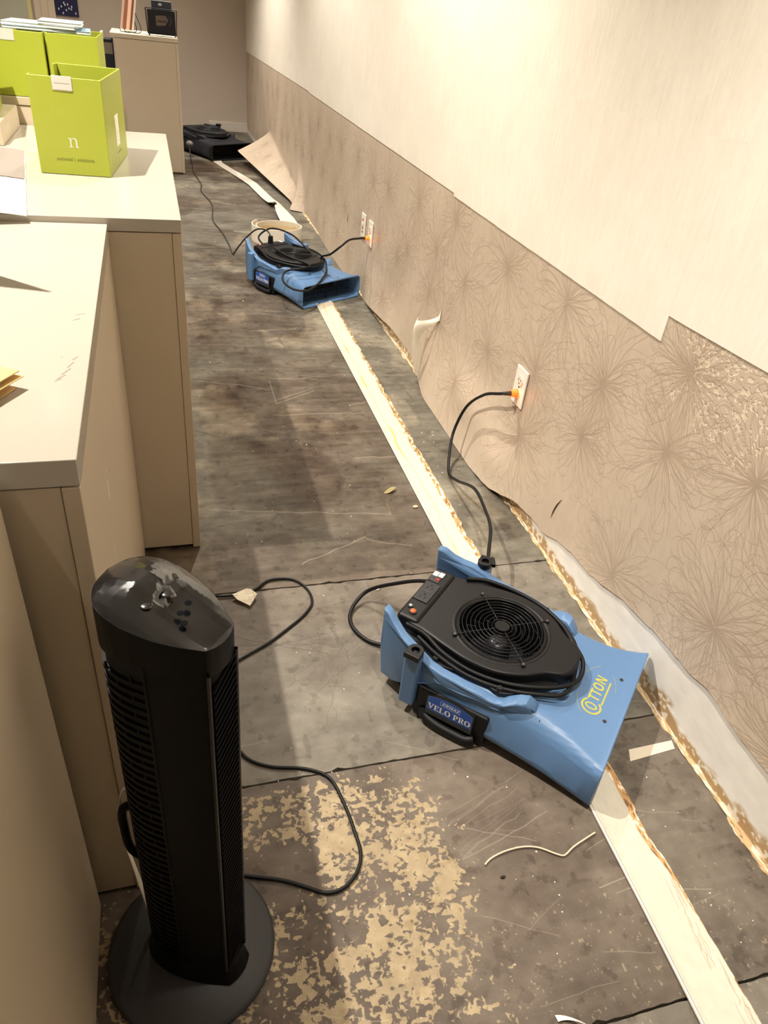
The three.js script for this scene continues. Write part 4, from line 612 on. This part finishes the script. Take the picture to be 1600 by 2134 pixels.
  const strap = part('strap', sheet(48, 2, (u, v) => { const p = sp.getPoint(u), w = lerp(0.005, 0.016, sm(0.3, 0.85, u)); return [p.x + (v - 0.5) * w * 0.6, p.y, p.z + (v - 0.5) * w * 0.8]; }, null, 0.0012), mat(0xf0e8dc, 0.5), t); strap.userData.label = 'pale strap';
  // mains cord on the floor with its paper tag
  cordOf(t, [[-0.02, 0.012, -0.60], [0.0, 0.006, -0.68], [0.059, 0.0045, -0.657], [0.12, 0.0045, -0.635], [0.157, 0.0045, -0.615], [0.187, 0.0045, -0.599], [0.217, 0.0045, -0.601], [0.247, 0.0045, -0.624], [0.26, 0.0045, -0.653], [0.259, 0.0045, -0.699], [0.252, 0.0045, -0.76], [0.236, 0.0045, -0.816], [0.199, 0.0045, -0.842], [0.127, 0.0045, -0.863], [0.088, 0.0045, -0.89], [0.06, 0.0045, -0.95], [0.03, 0.0045, -1.03], [0.04, 0.0045, -1.11], [0.097, 0.0045, -1.148], [0.173, 0.0045, -1.192], [0.224, 0.0045, -1.231], [0.272, 0.0045, -1.273], [0.297, 0.0045, -1.312], [0.294, 0.0045, -1.362], [0.264, 0.0045, -1.405], [0.203, 0.0055, -1.41], [0.163, 0.006, -1.379], [0.12, 0.006, -1.368], [0.07, 0.006, -1.37], [0.03, 0.008, -1.40]], 0.0032, "power_cord", 420);
  part('plug', at(rb(0.04, 0.018, 0.022, 0.005), ...world([0.012, 0.0095, -1.415])), rubber, t);
  const tg = extrude([[-0.028, 0.012], [0.012, 0.03], [0.022, 0.022], [0.03, -0.004], [0.018, -0.018], [0.004, -0.034], [-0.006, -0.02], [-0.02, -0.006]], 0.0006).rotateX(-Math.PI / 2).rotateY(0.15); const ta = tg.attributes.position; for (let i = 0; i < ta.count; i++) ta.setY(i, ta.getY(i) + 0.004 + 8 * ta.getX(i) ** 2);
  const [c, g] = canvas(128, 128); g.fillStyle = '#e6dcc6'; g.fillRect(0, 0, 128, 128); g.strokeStyle = '#a89d8a'; g.lineWidth = 3; for (let i = 0; i < 8; i++) { g.beginPath(); g.moveTo(10, 14 + i * 14); g.lineTo(60 + (i * 29) % 55, 14 + i * 14); g.stroke(); }
  const tt = ctex(c); tt.wrapS = tt.wrapT = THREE.RepeatWrapping; tt.repeat.set(15, 15); tg.computeVertexNormals();
  const tag = part('cord_tag', tg.rotateY(-t.rotation.y).translate(...world([0.136, 0.004, -1.352])), mat(0xffffff, 0.7, { map: tt }), t); tag.userData.label = 'white paper tag';
}

// ------------------------------------------------------------------ pulled-off wall base and other litter
{
  // long base board lying face down: cream back with glue and a torn brown edge
  const L0 = -4.3, L1 = -0.05, W = 2048, H = 128, [c, g] = canvas(W, H), im = g.createImageData(W, H);
  for (let j = 0; j < H; j++) for (let i = 0; i < W; i++) {
    const z = lerp(L0, L1, i / W), s = 1 - (j + 0.5) / H, n = fbm(z * 22, s * 5, 4), o = (j * W + i) * 4; // s = 0 left edge, 1 right edge (v)
    let r = 203, gg = 196, b = 180; const q = (fbm(z * 60, s * 8, 3) - 0.5) * 12; r += q; gg += q; b += q;
    const e = table([[-4.3, 0.93], [-2.9, 0.9], [-2.0, 0.80], [-1.3, 0.83], [-0.85, 0.80], [-0.55, 0.84], [-0.44, 0.99], [-0.05, 1.0]], z) + 0.10 * (fbm(z * 18, 4, 3) - 0.5);
    const k = sm(e - 0.015, e + 0.015, s); if (k > 0) { const p = fbm(z * 70, s * 14, 3), li = sm(0.58, 0.64, p), dk = sm(0.38, 0.32, p); r = lerp(r, lerp(lerp(188, 232, li), 120, dk), k); gg = lerp(gg, lerp(lerp(146, 220, li), 88, dk), k); b = lerp(b, lerp(lerp(94, 196, li), 54, dk), k); }
    if (z < -1.2) { const gl = 0.30 + 0.05 * Math.sin(z * 3) + 0.22 * (fbm(z * 7, 11, 3) - 0.5), wd = 0.015 + 0.05 * sm(0.45, 0.75, fbm(z * 9, 31, 2)), m = sm(wd, wd * 0.5, Math.abs(s - gl)); r = lerp(r, 226, m); gg = lerp(gg, 178, m); b = lerp(b, 106, m); }
    im.data[o] = r; im.data[o + 1] = gg; im.data[o + 2] = b; im.data[o + 3] = 255;
  }
  g.putImageData(im, 0, 0);
  g.strokeStyle = 'rgba(150,128,100,0.7)'; g.lineWidth = 1.2; for (let k = 0; k < 26; k++) { const x = (rr(-0.5, -0.08) - L0) / (L1 - L0) * W, y = rr(6, 40); g.beginPath(); g.moveTo(x, y); for (let q = 1; q < 6; q++) g.lineTo(x + q * 5 + rr(-2, 2), y + q * 1.4 + rr(-3, 3)); g.stroke(); }
  const left = [[-4.3, 0.722], [-3.35, 0.722], [-1.418, 0.708], [-0.66, 0.722], [-0.456, 0.717], [-0.279, 0.71], [-0.05, 0.70]];
  const right = [[-4.3, 0.81], [-3.35, 0.81], [-1.41, 0.795], [-0.72, 0.806], [-0.25, 0.80], [-0.05, 0.795]];
  const t = thing('wall_base_board', 'long loose cream base board lying on the floor under both blue air movers', 'base board', [0, 0, 0]);
  const top = 0.0085, fn = (u, v) => { const z = lerp(L0, L1, u), a = table(left, z), b = table(right, z) - 0.006 * sm(0.55, 0.75, fbm(z * 20, 44, 3)); const lip = v < 0.04 ? 0.0015 : 0, rag = v > 0.82 ? 0.0025 * (fbm(z * 90, v * 30, 2) - 0.2) : 0; return [lerp(a, b, v), top + lip + rag, z]; };
  part('board_back', sheet(500, 26, fn, (u, v) => [u, v], 0.0075), mat(0xffffff, 0.5, { map: ctex(c) }), t);
  part('moulded_edge', sheet(200, 6, (u, v) => { const z = lerp(L0, L1, u), a = v * Math.PI; return [table(left, z) - 0.0008 - 0.003 * Math.sin(a), 0.0012 + 0.0042 * (1 - Math.cos(a)), z]; }, null), mat(0xe9e2d6, 0.4), t);
  // flexible strip further off, one kink lifted
  const f0 = [[-7.05, 0.50], [-6.99, 0.502], [-6.1, 0.70], [-5.42, 0.772], [-5.30, 0.785], [-5.06, 0.777], [-4.85, 0.775]], f1 = [[-7.05, 0.575], [-6.967, 0.574], [-6.16, 0.77], [-5.4, 0.85], [-5.05, 0.879], [-4.85, 0.88]];
  single('wall_base_strip', 'loose flat white wall base strip running to the black air mover', 'base strip', sheet(160, 6, (u, v) => { const z = lerp(-7.05, -4.88, u), lift = 0.012 + 0.012 * sm(-5.7, -5.4, z) + 0.035 * Math.exp(-(((z + 5.34) / 0.09) ** 2)) * (1 - v) - 0.012 * sm(-6.2, -7.0, z) * 0.8; const notch = (z > -5.42 && z < -5.3) ? 0.02 * (1 - v) : 0; return [lerp(table(f0, z), table(f1, z), v) + notch, Math.max(0.0045, lift), z]; }, null, 0.004), mat(0xdcd4ca, 0.5));
  // curled-up length behind the far blue mover: a spiral standing on edge
  const cu = thing('curled_base_strip', 'curled length of white wall base standing behind the far blue air mover', 'base strip', [0.70, 0, -4.58]);
  const spiral = (u) => { const a = lerp(-0.6, TAU * 1.12, u) + Math.PI, r = lerp(0.125, 0.155, u); return [r * 1.02 * Math.cos(a), r * 0.9 * Math.sin(a), a]; };
  const [c2, g2] = canvas(512, 64); g2.fillStyle = '#ecdfc6'; g2.fillRect(0, 0, 512, 64); for (let i = 0; i < 512; i++) { g2.fillStyle = `rgba(224,186,116,${(0.2 + 0.6 * fbm(i / 30, 3, 3)).toFixed(2)})`; g2.fillRect(i, 14 + 10 * fbm(i / 22, 9, 2), 1, 26 + 12 * fbm(i / 40, 20, 2)); }
  part('glued_side', sheet(110, 4, (u, v) => { const [x, z] = spiral(u), k = 1 - 0.006 / Math.hypot(x, z); return [x * k, lerp(0.002, 0.085, v) + 0.012 * u * v, z * k]; }, (u, v) => [u, v]), mat(0xffffff, 0.6, { map: ctex(c2) }), cu);
  part('face_side', sheet(110, 4, (u, v) => { const [x, z] = spiral(u); return [x, lerp(0.001, 0.086, v) + 0.012 * u * v, z]; }, (u, v) => [u, v], 0.0035), mat(0xf1e9dc, 0.4), cu);
  part('toe_bead', sheet(110, 6, (u, v) => { const [x, z] = spiral(u), a = v * TAU, k = 1 + 0.0035 * Math.cos(a) / 0.14; return [x * k, 0.074 + 0.012 * u + 0.003 * Math.sin(a), z * k]; }, null), mat(0xf1e9dc, 0.4), cu);
  // small litter
  single('paper_tape', 'short strip of white paper tape on the floor beside the near nozzle', 'tape', extrude([[0.859, 0.730], [0.872, 0.757], [1.0 - 0.02, 0.7595], [1.0 - 0.026, 0.739]], 0.0006).rotateX(-Math.PI / 2).translate(0, 0.0004, 0), mat(0xd9cdb8, 0.7));
  single('bent_wire', 'bent length of cream wire on the brown floor in front of the near mover', 'wire', tube([[0.472, 0.003, -0.587], [0.486, 0.003, -0.595], [0.516, 0.004, -0.602], [0.554, 0.004, -0.603], [0.581, 0.004, -0.596], [0.612, 0.0035, -0.576], [0.622, 0.003, -0.572], [0.648, 0.004, -0.583], [0.702, 0.004, -0.6]], 0.0018, 60, 6), mat(0xd3c3ac, 0.5));
  single('torn_scrap', 'small curled white paper scrap at the bottom edge', 'scrap', sheet(8, 3, (u, v) => [0.49 + 0.035 * u, 0.001 + 0.012 * u * u + 0.003 * v, -0.338 + 0.02 * u * u + 0.01 * (v - 0.5) * (1 - u * 0.8)], null, 0.0006), mat(0xe9e0d2, 0.7));
  single('dark_crumb', 'small dark crumb on the floor below the bent wire', 'crumb', new THREE.IcosahedronGeometry(1, 2).scale(0.005, 0.0022, 0.0026).translate(0.496, 0.0022, -0.56), mat(0x2a1d18, 0.8));
  single('yellow_leaf', 'small dry yellowish leaf stuck to the floor between the two movers', 'leaf', sheet(10, 6, (u, v) => [0.612 + 0.04 * u, 0.0012 + 0.014 * Math.sin(u * 2.4) * u, -1.772 - 0.02 * (v - 0.5) * Math.sin(0.3 + u * 2.6) - 0.01 * u], null, 0.0008), mat(0x8f8358, 0.75));
  const bits = []; for (let k = 0; k < 230; k++) { const d = k < 150 ? rr(0.3, 2.2) : rr(2.2, 6), x = rnd() < 0.4 ? rr(0.83, 0.90) : rr(0.08, 0.68), s = rr(0.0006, 0.0018) * (d > 2 ? 1.8 : 1); bits.push(new THREE.TetrahedronGeometry(s, 0).scale(rr(0.8, 2), 0.6, rr(0.8, 1.6)).rotateY(rr(0, 6)).translate(x, s * 0.4, -d)); }
  const bm = single('plaster_crumbs', 'scattered tiny white plaster crumbs on the floor', 'debris', merge(bits), mat(0xe0d6c6, 0.9)); bm.userData.kind = 'stuff';
  single('plaster_chip', 'pale tan plaster chip on the floor beside the long board', 'chip', new THREE.IcosahedronGeometry(1, 1).scale(0.009, 0.004, 0.006).translate(0.686, 0.0036, -1.683), mat(0xd2b394, 0.9));
  single('white_chip', 'white chip lying left of the loop of cord behind the near mover', 'chip', new THREE.IcosahedronGeometry(1, 0).scale(0.008, 0.0025, 0.005).rotateY(0.6).translate(0.476, 0.0022, -1.338), mat(0xe4dccb, 0.9));
}
renderer.render(scene, camera);
